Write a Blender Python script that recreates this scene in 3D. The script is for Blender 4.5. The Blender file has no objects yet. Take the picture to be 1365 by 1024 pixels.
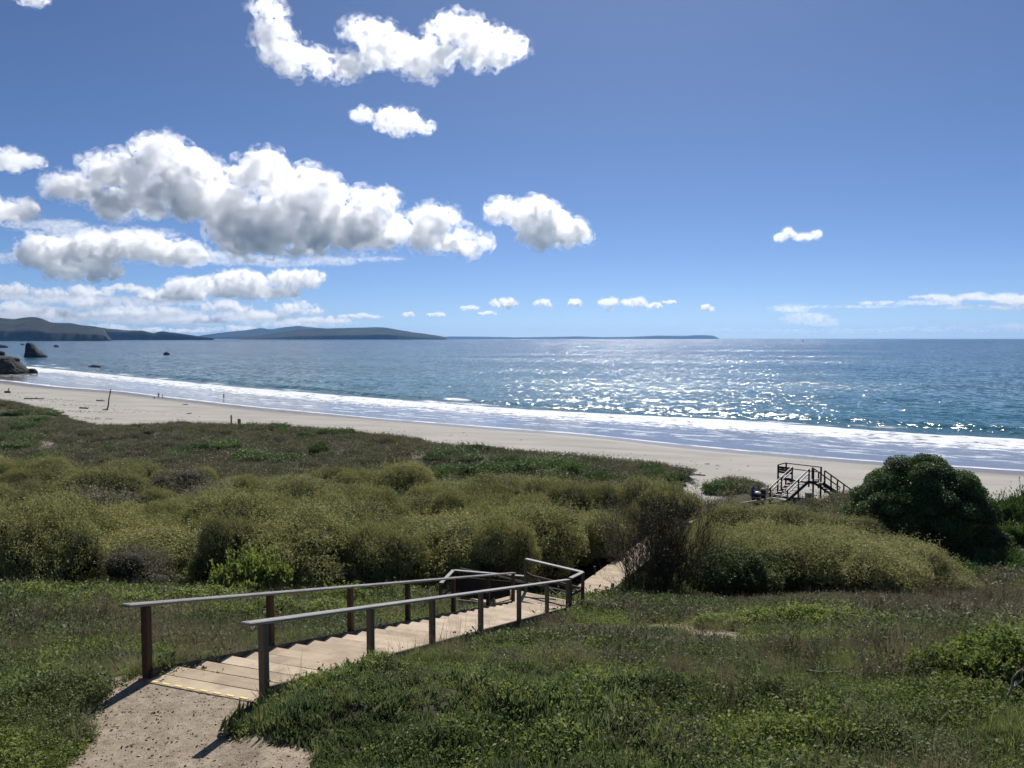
import bpy, bmesh, math, random
import numpy as np
from mathutils import Vector, Matrix, Euler

random.seed(7)
SC = bpy.context.scene
COL = SC.collection

# ------------------------------------------------------------------ camera
F_PX, CX, CY, HOR = 1040.0, 682.5, 512.0, 451.0
CAM_Z = 18.0
PITCH = math.atan((CY - HOR) / F_PX)
cam_d = bpy.data.cameras.new('camera')
cam_d.sensor_width = 36.0
cam_d.lens = F_PX / 1365.0 * 36.0
cam_d.clip_start = 0.1
cam_d.clip_end = 200000.0
cam = bpy.data.objects.new('camera', cam_d)
COL.objects.link(cam)
cam.location = (0, 0, CAM_Z)
cam.rotation_euler = (math.pi / 2 - PITCH, 0, 0)
SC.camera = cam

# ------------------------------------------------------------------ sky, sun, exposure
SUN_EL, SUN_AZ = math.radians(46), math.radians(10)      # azimuth to the right of +Y
world = bpy.data.worlds.new('World')
SC.world = world
world.use_nodes = True
wn = world.node_tree
for n in list(wn.nodes):
    wn.nodes.remove(n)
w_out = wn.nodes.new('ShaderNodeOutputWorld')
w_bg = wn.nodes.new('ShaderNodeBackground')
w_sky = wn.nodes.new('ShaderNodeTexSky')
w_sky.sky_type = 'NISHITA'
w_sky.sun_disc = False
w_sky.sun_elevation = SUN_EL
w_sky.sun_rotation = SUN_AZ
w_sky.altitude = 1500
w_sky.air_density = 0.6
w_sky.dust_density = 1.0
w_sky.ozone_density = 8.0
w_bg.inputs['Strength'].default_value = 0.081
wn.links.new(w_sky.outputs[0], w_bg.inputs['Color'])
wn.links.new(w_bg.outputs[0], w_out.inputs['Surface'])

sun_d = bpy.data.lights.new('sun', 'SUN')
sun_d.energy = 4.7
sun_d.angle = math.radians(0.53)
sun_d.color = (1.0, 0.96, 0.90)
sun = bpy.data.objects.new('sun', sun_d)
COL.objects.link(sun)
sdir = Vector((math.sin(SUN_AZ) * math.cos(SUN_EL), math.cos(SUN_AZ) * math.cos(SUN_EL), math.sin(SUN_EL)))
sun.rotation_euler = (-sdir).to_track_quat('-Z', 'Y').to_euler()
sun.location = (0, 0, 60)

vs = SC.view_settings
vs.view_transform = 'Standard'
vs.look = 'None'
vs.exposure = 0.2
vs.gamma = 1.0
vs.use_curve_mapping = False
cy = SC.cycles
cy.max_bounces = 24
cy.diffuse_bounces = 5
cy.glossy_bounces = 3
cy.transmission_bounces = 4
cy.volume_bounces = 20
cy.volume_step_rate = 0.2
cy.volume_max_steps = 256
cy.transparent_max_bounces = 8
cy.use_adaptive_sampling = True
cy.adaptive_threshold = 0.02
cy.use_denoising = True
cy.denoiser = 'OPENIMAGEDENOISE'
cy.sample_clamp_direct = 0.0
cy.sample_clamp_indirect = 6.0
cy.caustics_reflective = False
cy.caustics_refractive = False

# ------------------------------------------------------------------ pixel helpers (photo pixels 1365 x 1024)
cp, sp = math.cos(PITCH), math.sin(PITCH)
def ray(px, py):
    u = (px - CX) / F_PX
    w = -(py - CY) / F_PX
    return np.array([u, cp + w * sp, -sp + w * cp])
def at_depth(px, py, Y):
    r = ray(px, py)
    return r * (Y / r[1]) + np.array([0, 0, CAM_Z])
def on_z(px, py, z=0.0):
    r = ray(px, py)
    return r * ((z - CAM_Z) / r[2]) + np.array([0, 0, CAM_Z])

# ------------------------------------------------------------------ noise
def _hash(ix, iy, iz, seed):
    with np.errstate(over='ignore'):
        h = (ix.astype(np.int64) * 374761393 + iy.astype(np.int64) * 668265263 + iz.astype(np.int64) * 2147483647 + seed * 974711)
        h = (h ^ (h >> 13)) * 1274126177
        h = h ^ (h >> 16)
    return (h & 0xFFFF).astype(np.float64) / 65535.0
def vnoise(x, y, z=None, seed=0):
    x = np.asarray(x, float); y = np.asarray(y, float)
    z = np.zeros_like(x) if z is None else np.asarray(z, float)
    ix, iy, iz = np.floor(x), np.floor(y), np.floor(z)
    fx, fy, fz = x - ix, y - iy, z - iz
    fx, fy, fz = [f * f * (3 - 2 * f) for f in (fx, fy, fz)]
    r = 0
    for dx in (0, 1):
        for dy in (0, 1):
            for dz in (0, 1):
                wgt = (fx if dx else 1 - fx) * (fy if dy else 1 - fy) * (fz if dz else 1 - fz)
                r = r + wgt * _hash(ix + dx, iy + dy, iz + dz, seed)
    return r
def fbm(x, y, z=None, seed=0, oct=4):
    a, s, t = 1.0, 0.0, 0.0
    x = np.asarray(x, float); y = np.asarray(y, float)
    for k in range(oct):
        s = s + a * vnoise(x, y, z, seed + k * 17)
        t += a
        a *= 0.5
        x = x * 2.03; y = y * 2.03
        z = None if z is None else np.asarray(z, float) * 2.03
    return s / t - 0.5
def sstep(a, b, x):
    t = np.clip((np.asarray(x, float) - a) / (b - a), 0, 1)
    return t * t * (3 - 2 * t)

# ------------------------------------------------------------------ object helpers
def tag(o, label=None, cat=None, group=None, kind=None):
    if label: o['label'] = label
    if cat: o['category'] = cat
    if group: o['group'] = group
    if kind: o['kind'] = kind
    return o
def link(name, mesh, mat=None, parent=None, loc=None, rot=None, scale=None):
    o = bpy.data.objects.new(name, mesh)
    COL.objects.link(o)
    if mat is not None and mesh is not None and len(mesh.materials) == 0:
        mesh.materials.append(mat)
    if parent is not None: o.parent = parent
    if loc is not None: o.location = loc
    if rot is not None: o.rotation_euler = rot
    if scale is not None: o.scale = scale
    return o
def empty(name, loc=(0, 0, 0), rotz=0.0):
    o = bpy.data.objects.new(name, None)
    o.empty_display_size = 0.2
    COL.objects.link(o)
    o.location = loc
    o.rotation_euler = (0, 0, rotz)
    return o
def mesh_np(name, verts, faces, smooth=False):
    """verts (n,3), faces (m,k) of one size k"""
    verts = np.asarray(verts, np.float32); faces = np.asarray(faces, np.int32)
    me = bpy.data.meshes.new(name)
    m, k = faces.shape
    me.vertices.add(len(verts)); me.vertices.foreach_set('co', verts.ravel())
    me.loops.add(m * k); me.loops.foreach_set('vertex_index', faces.ravel())
    me.polygons.add(m)
    me.polygons.foreach_set('loop_start', np.arange(0, m * k, k, dtype=np.int32))
    me.polygons.foreach_set('loop_total', np.full(m, k, np.int32))
    if smooth:
        me.polygons.foreach_set('use_smooth', np.ones(m, bool))
    me.update(calc_edges=True)
    return me
def add_attr(me, name, data, typ='FLOAT'):
    a = me.attributes.new(name, typ, 'POINT')
    data = np.asarray(data)
    if typ == 'FLOAT': a.data.foreach_set('value', data.astype(np.float32).ravel())
    elif typ == 'INT': a.data.foreach_set('value', data.astype(np.int32).ravel())
    elif typ == 'FLOAT_VECTOR': a.data.foreach_set('vector', data.astype(np.float32).ravel())

# ------------------------------------------------------------------ material helpers
class NT:
    def __init__(self, name):
        self.m = bpy.data.materials.new(name)
        self.m.use_nodes = True
        self.t = self.m.node_tree
        for n in list(self.t.nodes): self.t.nodes.remove(n)
        self.out = self.t.nodes.new('ShaderNodeOutputMaterial')
    def n(self, typ, **kw):
        nd = self.t.nodes.new(typ)
        for k, v in kw.items():
            if k.startswith('_'): setattr(nd, k[1:], v)
        return nd
    def l(self, a, b): self.t.links.new(a, b)
    def val(self, sock, v):
        if hasattr(v, 'is_output') or isinstance(v, bpy.types.NodeSocket): self.l(v, sock)
        else: sock.default_value = v
    def math(self, op, a, b=0.0, c=None, clamp=False):
        nd = self.n('ShaderNodeMath'); nd.operation = op; nd.use_clamp = clamp
        self.val(nd.inputs[0], a); self.val(nd.inputs[1], b)
        if c is not None: self.val(nd.inputs[2], c)
        return nd.outputs[0]
    def mapr(self, v, a, b, c=0.0, d=1.0):
        nd = self.n('ShaderNodeMapRange'); nd.interpolation_type = 'SMOOTHSTEP'
        self.val(nd.inputs[0], v)
        for i, x in enumerate((a, b, c, d)): self.val(nd.inputs[i + 1], x)
        return nd.outputs[0]
    def noise(self, co, scale, detail=4.0, rough=0.55, dist=0.0):
        nd = self.n('ShaderNodeTexNoise')
        if co is not None: self.l(co, nd.inputs['Vector'])
        nd.inputs['Scale'].default_value = scale; nd.inputs['Detail'].default_value = detail
        nd.inputs['Roughness'].default_value = rough; nd.inputs['Distortion'].default_value = dist
        return nd.outputs['Fac']
    def mapping(self, co, scale=(1, 1, 1), rot=(0, 0, 0)):
        nd = self.n('ShaderNodeMapping'); self.l(co, nd.inputs[0])
        nd.inputs['Scale'].default_value = scale; nd.inputs['Rotation'].default_value = rot
        return nd.outputs[0]
    def coord(self, which='Object'):
        return self.n('ShaderNodeTexCoord').outputs[which]
    def pos(self):
        return self.n('ShaderNodeNewGeometry').outputs['Position']
    def attr(self, name):
        nd = self.n('ShaderNodeAttribute'); nd.attribute_name = name
        return nd.outputs['Fac']
    def ramp(self, fac, stops):
        nd = self.n('ShaderNodeValToRGB'); self.l(fac, nd.inputs[0])
        cr = nd.color_ramp
        while len(cr.elements) < len(stops): cr.elements.new(0.5)
        for e, (p, c) in zip(cr.elements, stops):
            e.position = p; e.color = (*c, 1)
        return nd.outputs[0]
    def mix(self, fac, a, b, mode='MIX'):
        nd = self.n('ShaderNodeMix'); nd.data_type = 'RGBA'; nd.blend_type = mode
        self.val(nd.inputs[0], fac)
        for s, v in ((nd.inputs[6], a), (nd.inputs[7], b)):
            if isinstance(v, tuple): s.default_value = (*v, 1) if len(v) == 3 else v
            else: self.l(v, s)
        return nd.outputs[2]
    def bump(self, h, strength=0.5, dist=0.05, normal=None):
        nd = self.n('ShaderNodeBump'); self.l(h, nd.inputs['Height'])
        self.val(nd.inputs['Strength'], strength); self.val(nd.inputs['Distance'], dist)
        if normal is not None: self.l(normal, nd.inputs['Normal'])
        return nd.outputs[0]
    def princ(self, color, rough=0.8, normal=None, spec=0.3, **kw):
        p = self.n('ShaderNodeBsdfPrincipled')
        if isinstance(color, tuple): p.inputs['Base Color'].default_value = (*color, 1)
        else: self.l(color, p.inputs['Base Color'])
        self.val(p.inputs['Roughness'], rough)
        p.inputs['Specular IOR Level'].default_value = spec
        if normal is not None: self.l(normal, p.inputs['Normal'])
        for k, v in kw.items(): self.val(p.inputs[k.replace('_', ' ')], v)
        return p.outputs[0]
    def surf(self, s):
        self.l(s, self.out.inputs['Surface']); return self.m

def m_leaf(name, cols, trans=0.35, rough=0.6, spec=0.25, big=0.0):
    """leaf material: colour from per-leaf random, per-plant random and a slow noise"""
    t = NT(name)
    g = t.n('ShaderNodeNewGeometry'); oi = t.n('ShaderNodeObjectInfo')
    f = t.math('MULTIPLY', g.outputs['Random Per Island'], 0.36)
    f = t.math('ADD', f, t.math('MULTIPLY', oi.outputs['Random'], 0.42))
    nz = t.noise(g.outputs['Position'], 0.55, 3)
    f = t.math('ADD', f, t.math('MULTIPLY', t.mapr(nz, 0.3, 0.7), 0.26), clamp=True)
    n = len(cols)
    c = t.ramp(f, [(i / (n - 1), cols[i]) for i in range(n)])
    d = t.princ(c, rough, spec=spec)
    tr = t.n('ShaderNodeBsdfTranslucent')
    hs = t.n('ShaderNodeHueSaturation'); t.l(c, hs.inputs['Color'])
    hs.inputs['Value'].default_value = 1.25; hs.inputs['Saturation'].default_value = 1.1
    t.l(hs.outputs[0], tr.inputs['Color'])
    mx = t.n('ShaderNodeMixShader'); mx.inputs[0].default_value = trans
    t.l(d, mx.inputs[1]); t.l(tr.outputs[0], mx.inputs[2])
    return t.surf(mx.outputs[0])

def m_plain(name, col, rough=0.8, var=0.25, scale=6.0, spec=0.3, metal=0.0):
    t = NT(name)
    co = t.coord()
    nz = t.noise(co, scale, 5)
    a = tuple(min(1, c * (1 - var)) for c in col); b = tuple(min(1, c * (1 + var)) for c in col)
    c = t.ramp(nz, [(0.3, a), (0.7, b)])
    return t.surf(t.princ(c, rough, t.bump(nz, 0.15, 0.01), spec, Metallic=metal))

def m_wood(name, dark, light, rough=0.75, dirt=None, bump=0.4):
    """weathered lumber; grain along local X"""
    t = NT(name)
    co = t.coord()
    oi = t.n('ShaderNodeObjectInfo')
    off = t.n('ShaderNodeVectorMath'); off.operation = 'ADD'
    t.l(co, off.inputs[0])
    cx = t.n('ShaderNodeCombineXYZ')
    for i in range(3): t.l(t.math('MULTIPLY', oi.outputs['Random'], 37.0 + 11 * i), cx.inputs[i])
    t.l(cx.outputs[0], off.inputs[1])
    v = off.outputs[0]
    grain = t.noise(t.mapping(v, (1.2, 28, 28)), 1.6, 6, 0.62, 0.4)
    blot = t.noise(v, 2.2, 4)
    f = t.math('ADD', t.math('MULTIPLY', grain, 0.65), t.math('MULTIPLY', blot, 0.35))
    f = t.math('ADD', f, t.math('MULTIPLY', t.math('SUBTRACT', oi.outputs['Random'], 0.5), 0.30))
    c = t.ramp(f, [(0.3, dark), (0.72, light)])
    if dirt:
        dn = t.noise(t.pos(), 1.7, 6, 0.65)
        c = t.mix(t.math('MULTIPLY', t.mapr(dn, 0.46, 0.66), 0.7), c, dirt)
    return t.surf(t.princ(c, rough, t.bump(grain, bump, 0.004), 0.25))

# ------------------------------------------------------------------ layout of the coast (z = 0 is the sea)
def curve_from_px(pts, z):
    w = np.array([on_z(x, y, z)[:2] for x, y in pts])
    i = np.argsort(w[:, 0])
    w = w[i]
    x0, x1 = w[0], w[-1]
    ext0 = [[x0[0] - 150, x0[1] + 100], [x0[0] - 60, x0[1] + 38]]
    ext1 = [[x1[0] + 60, x1[1] - 38], [x1[0] + 200, x1[1] - 130]]
    w = np.vstack([ext0, w, ext1])
    xs = np.linspace(w[0, 0], w[-1, 0], 900)
    ys = np.interp(xs, w[:, 0], w[:, 1])
    k = np.hanning(31); k /= k.sum()
    ys = np.convolve(np.pad(ys, 15, mode='reflect', reflect_type='odd'), k, 'valid')
    return xs, ys
SHORE = curve_from_px([(0, 507), (75, 516), (162, 522), (224, 530), (340, 543), (514, 559), (680, 572), (780, 579), (904, 593), (1020, 604), (1171, 616), (1365, 628)], 0.0)
FOAM_IN = curve_from_px([(0, 500), (50, 498), (224, 517.5), (340, 531), (514, 549), (680, 558), (854, 574), (1020, 586), (1197, 601), (1365, 607)], 0.0)
FOAM_OUT = curve_from_px([(0, 487), (50, 491), (224, 509.5), (340, 521), (514, 534.5), (680, 547.5), (854, 558), (1020, 567), (1197, 582), (1365, 590)], 0.0)
CREST = curve_from_px([(0, 480), (50, 484), (224, 502), (340, 513), (440, 521), (514, 528), (680, 538), (854, 547), (1020, 555), (1247, 568), (1365, 575)], 0.0)
DUNE = curve_from_px([(x_, y_ + 13 + 20 * float(sstep(760, 1150, x_))) for x_, y_ in [(0, 527), (50, 536), (100, 549), (122, 562), (174, 571), (212, 573), (274, 567), (340, 568), (440, 574), (514, 584), (589, 593), (639, 602), (680, 606), (780, 613), (879, 624), (929, 632), (1040, 646), (1365, 657)]], 3.0)
def cv(c, x): return np.interp(x, c[0], c[1])

def seg_dist(x, y, a, b):
    a = np.asarray(a, float); b = np.asarray(b, float)
    dx, dy = b[0] - a[0], b[1] - a[1]
    L2 = dx * dx + dy * dy
    t = np.clip(((x - a[0]) * dx + (y - a[1]) * dy) / L2, 0, 1)
    return np.hypot(x - a[0] - t * dx, y - a[1] - t * dy), t

# stair line
K = np.array([0.33, 0.944]); K = K / np.hypot(*K)          # heading of the flight
NRM = np.array([-K[1], K[0]])                               # to the left of it
R0 = np.array([-3.10, 9.33])                                # foot of the first right-hand post
STAIR_W = 1.90
Z_TOP = 13.53
N_TREAD, RUN, RISE = 27, 0.541, 0.1407
STAIR_L = N_TREAD * RUN
def stair_pt(L, w): return R0 + K * L + NRM * w
def stair_z(L): return Z_TOP - L * RISE / RUN
LAND_Z = Z_TOP - N_TREAD * RISE
BW_Z = 5.95                                                 # boardwalk top
BW = [(2.55, 34.4), (8.95, 46.4), (14.5, 54.0), (21.2, 60.0)]
CARVE = [((22.0, 61.5), (25.5, 67.0), 4.80, 4.6, 2.2), (tuple(stair_pt(1.75, 0.87)), tuple(stair_pt(STAIR_L + 1.2, 0.87)), stair_z(1.75) - 0.16, stair_z(STAIR_L) - 0.2, 0.95),
         ((0.8, 24.4), (-0.3, 25.6), LAND_Z - 0.25, 8.4, 1.0), ((0.3, 26.0), (-2.2, 26.7), 8.45, 8.45, 1.0), ((-1.5, 28.0), (2.55, 34.6), 7.7, BW_Z - 0.2, 1.0),
         (BW[0], BW[1], BW_Z - 0.2, BW_Z - 0.2, 1.1), (BW[1], BW[2], BW_Z - 0.2, 5.35, 1.1), (BW[2], BW[3], 5.35, 4.75, 1.1)]
TRAIL = [(14.5, 61.0), (17.0, 69.0), (20.5, 84.0)]

def H(x, y):
    x = np.asarray(x, float); y = np.asarray(y, float)
    rel = np.interp(y, [-20, 0, 7.5, 9.5, 60], [-1.2, -1.6, -4.33, -4.46, -(1.4 + 0.3 * 60)])
    hill = CAM_Z + rel + 0.5 * fbm(x * 0.11, y * 0.11, seed=3, oct=3) * sstep(9, 16, y) + 0.12 * fbm(x * 0.7, y * 0.7, seed=5, oct=3)
    hill = hill + 0.55 * sstep(6, 20, x) * sstep(10, 16, y) + 0.35 * sstep(-6, -16, x) * sstep(12, 20, y)
    # iceplant hummock to the right of the stair head
    dx, dy = x + 1.2, y - 9.6
    hill = hill + 0.26 * np.exp(-((dx / 2.2) ** 2 + (dy / 1.5) ** 2))
    mat_ = sstep(6.5, 8.0, y) * (1 - sstep(13.0, 17.0, y)) * sstep(0.0, 0.5, (x - R0[0]) * K[1] - (y - R0[1]) * K[0] - 0.1)
    hill = hill + mat_ * 0.55 * np.maximum(0, fbm(x * 1.25, y * 1.25, seed=8, oct=3) + 0.05)
    hw_ = 1 - sstep(0.9, 2.2, seg_dist(x, y, stair_pt(-1.2, 0.9), stair_pt(0.15, 0.9))[0])
    hill = hill * (1 - hw_) + (Z_TOP - 0.012) * hw_
    yd, ys = cv(DUNE, x), cv(SHORE, x)
    plain = 5.15 + 1.0 * fbm(x * 0.05, y * 0.05, seed=11, oct=4) + 0.5 * fbm(x * 0.25, y * 0.25, seed=12, oct=3)
    plain = plain + (0.9 - 0.6 * sstep(5, 25, x)) * np.exp(-((yd - y - 14) / 9.0) ** 2) * (0.6 + fbm(x * 0.06, y * 0.06, seed=14, oct=2))
    q = (y - yd) / (ys - yd)
    beach = np.where(q < 1, 2.7 * (1 - q) ** 1.15 * np.clip(q * 0 + 1, 0, 1), -(y - ys) * 0.03)
    beach = np.where(q < 1, 2.7 * np.clip(1 - q, 0, 9) ** 1.1, -(y - ys) * 0.03)
    beach = beach + 0.10 * fbm(x * 0.12, y * 0.12, seed=21, oct=4) * sstep(1.0, 0.75, q)
    wq = sstep(-9.0, 1.0, y - yd)
    low = plain * (1 - wq) + beach * wq
    k = 0.8
    h = np.where(np.abs(hill - low) < k, (hill + low) / 2 + np.abs(hill - low) ** 2 / (4 * k) + k / 4, np.maximum(hill, low))
    h = np.where(wq > 0.5, low, h)
    for a, b, za, zb, hw in CARVE:
        d, t = seg_dist(x, y, a, b)
        h = np.minimum(h, za + (zb - za) * t + np.maximum(0, d - hw) * 0.75)
    for a, b in zip(TRAIL[:-1], TRAIL[1:]):
        d, t = seg_dist(x, y, a, b)
        h = h - 0.35 * np.exp(-(d / 1.6) ** 2)
    return h
def Hs(x, y): return float(H(np.array([x]), np.array([y]))[0])
def on_ground(px, py, y0=6.0):
    r = ray(px, py)
    ys = np.geomspace(y0, 600, 900)
    X = r[0] / r[1] * ys; Z = CAM_Z + r[2] / r[1] * ys
    hh = H(X, ys)
    i = np.argmax(Z < hh)
    return np.array([X[i], ys[i], hh[i]])

PATH_PX = [(-100, 1100), (90, 1024), (122, 985), (120, 945), (150, 918), (172, 914), (330, 930), (310, 958), (322, 985), (365, 1015), (420, 1024), (560, 1100)]
PATH_POLY = np.array([on_z(x, y, 13.56)[:2] for x, y in PATH_PX])
PATH_POLY = np.vstack([[(-4.2, 2.0)], PATH_POLY[1:4], [stair_pt(-0.25, 2.1), stair_pt(0.35, 2.05), stair_pt(0.35, -0.05)], PATH_POLY[7:-1], [(-0.9, 2.0)]])
def in_poly(x, y, P):
    ins = np.zeros(np.shape(x), bool)
    n = len(P); j = n - 1
    for i in range(n):
        xi, yi = P[i]; xj, yj = P[j]
        c = ((yi > y) != (yj > y)) & (x < (xj - xi) * (y - yi) / (yj - yi + 1e-12) + xi)
        ins ^= c; j = i
    return ins
# bare patches: beside the left post, the sandy cut at the right, the little trail by the twiggy bush
BARE = [(on_ground(145, 908), 0.40), (on_ground(172, 895), 0.3), (on_ground(935, 850), 1.0), (on_ground(975, 853), 0.8), (on_ground(880, 838), 0.9), (on_ground(1310, 806), 1.6), (on_ground(1270, 790), 1.4)]
def path_mask(x, y):
    jx = x + 0.25 * fbm(x * 2.2, y * 2.2, seed=31, oct=3); jy = y + 0.25 * fbm(x * 2.2, y * 2.2, seed=32, oct=3)
    return in_poly(jx, jy, PATH_POLY)
def bare_mask(x, y):
    m = np.zeros(np.shape(x))
    for p, r in BARE:
        m = np.maximum(m, 1 - sstep(0.6, 1.15, np.hypot(x - p[0], (y - p[1]) * 0.8) / r + 0.7 * fbm(x * 1.3, y * 1.3, seed=33, oct=3)))
    for a, b in zip(TRAIL[:-1], TRAIL[1:]):
        d, t = seg_dist(x, y, a, b)
        m = np.maximum(m, 1 - sstep(1.2, 2.2, d + 1.5 * fbm(x * 0.5, y * 0.5, seed=34, oct=3)))
    return m
def struct_clear(x, y, pad=0.0):
    """distance outside the stairs and boardwalks"""
    d = np.full(np.shape(x), 1e9)
    for a, b, za, zb, hw in CARVE:
        dd, t = seg_dist(x, y, a, b)
        d = np.minimum(d, dd - hw)
    for qx, qy, qr in ((19.0, 59.3, 2.1), (20.3, 58.8, 1.6), (23.4, 60.2, 1.3)):        # trodden ground round the bins and the notice
        d = np.minimum(d, np.hypot(x - qx, y - qy) - qr)
    return d

# ------------------------------------------------------------------ ground materials
def make_ground_material():
    t = NT('ground_soil_and_sand')
    P = t.pos()
    sand, path, wet = t.attr('sand'), t.attr('path'), t.attr('wet')
    n1 = t.noise(P, 0.35, 6, 0.6); n2 = t.noise(P, 7.0, 6, 0.65); n3 = t.noise(P, 60.0, 4, 0.6)
    soil = t.ramp(n2, [(0.3, (0.035, 0.03, 0.018)), (0.55, (0.07, 0.06, 0.035)), (0.75, (0.12, 0.10, 0.065))])
    soil = t.mix(t.mapr(n1, 0.45, 0.65), soil, (0.05, 0.06, 0.025))
    n4 = t.noise(t.mapping(P, (0.06, 0.16, 0.1), (0, 0, 0.62)), 1.0, 6, 0.62)
    sandc = t.ramp(t.math('ADD', t.math('MULTIPLY', n4, 0.6), t.math('MULTIPLY', n2, 0.4)), [(0.34, (0.25, 0.235, 0.21)), (0.5, (0.355, 0.33, 0.292)), (0.66, (0.43, 0.40, 0.355))])
    debris = t.math('MULTIPLY', t.mapr(t.noise(P, 2.4, 7, 0.7), 0.63, 0.70), t.mapr(t.noise(P, 0.12, 3), 0.48, 0.6))
    sandc = t.mix(t.math('MULTIPLY', debris, t.attr('wrack')), sandc, (0.12, 0.09, 0.06))
    sandc = t.mix(wet, sandc, (0.15, 0.13, 0.11))
    pathc = t.ramp(t.math('ADD', t.math('MULTIPLY', n2, 0.45), t.math('MULTIPLY', n3, 0.55)), [(0.36, (0.15, 0.115, 0.08)), (0.5, (0.285, 0.228, 0.165)), (0.64, (0.42, 0.35, 0.265))])
    c = t.mix(sand, soil, sandc)
    c = t.mix(path, c, pathc)
    rough = t.math('SUBTRACT', 0.95, t.math('MULTIPLY', wet, 0.62))
    h = t.math('ADD', t.math('MULTIPLY', n2, 0.6), t.math('MULTIPLY', n3, 0.25))
    bs = t.math('SUBTRACT', 0.55, t.math('MULTIPLY', wet, 0.5))
    return t.surf(t.princ(c, rough, t.bump(h, bs, 0.05), 0.3))

def build_ground():
    ang = np.radians(np.linspace(-72, 72, 520))
    rad = np.concatenate([np.linspace(0.6, 6.5, 12, endpoint=False), np.geomspace(6.5, 520, 500)])
    A, R = np.meshgrid(ang, rad)
    X = (R * np.sin(A)).ravel(); Y = (R * np.cos(A)).ravel()
    Z = H(X, Y)
    pm = path_mask(X, Y).astype(float); bm_ = bare_mask(X, Y)
    q = (Y - cv(DUNE, X)) / (cv(SHORE, X) - cv(DUNE, X))
    sand = sstep(-0.10, 0.03, q + 0.12 * fbm(X * 0.2, Y * 0.2, seed=41, oct=4))
    dist = np.hypot(X, Y)
    sand = np.maximum(sand, bm_ * (dist > 60))
    # open sandy patches between the dune plants
    duney = sstep(-40, -14, Y - cv(DUNE, X)) * (dist > 75)
    sand = np.maximum(sand, duney * 0.75 * sstep(0.08, 0.2, fbm(X * 0.11, Y * 0.11, seed=43, oct=4)))
    path = np.maximum(pm, bm_ * (dist <= 60) * 0.9)
    path = np.maximum(path, sstep(1.0, 0.2, struct_clear(X, Y)) * 0.0)
    wet = sstep(0.80, 0.93, q + 0.05 * fbm(X * 0.03, Y * 0.03, seed=44, oct=3))
    wrack = np.exp(-((q - 0.10) / 0.16) ** 2)
    Z = Z + np.where(pm > 0, 0.015 * fbm(X * 5, Y * 5, seed=45, oct=3), 0)
    nr, na = len(rad), len(ang)
    idx = np.arange(nr * na).reshape(nr, na)
    quads = np.stack([idx[:-1, :-1], idx[1:, :-1], idx[1:, 1:], idx[:-1, 1:]], -1).reshape(-1, 4)[:, ::-1]
    mq = pm[quads].mean(1); qq = q[quads].mean(1)
    kind = np.where(mq > 0.5, 1, np.where(qq > 0, 2, 0))
    mat = make_ground_material()
    V = np.stack([X, Y, Z], 1)
    for k, nm in ((0, 'ground'), (1, 'dirt_path'), (2, 'beach')):
        f = quads[kind == k]
        u, inv = np.unique(f, return_inverse=True)
        me = mesh_np(nm, V[u], inv.reshape(-1, 4), smooth=True)
        for a, d in (('sand', sand), ('path', path), ('wet', wet), ('wrack', wrack)):
            add_attr(me, a, d[u])
        tag(link(nm, me, mat), {'ground': 'dark sloping hillside soil and dune ground under the plants', 'dirt_path': 'bare tan dirt path leading to the top of the stairs', 'beach': 'long pale grey sand beach along the surf'}[nm], nm.replace('_', ' '), kind='structure')
build_ground()

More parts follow.
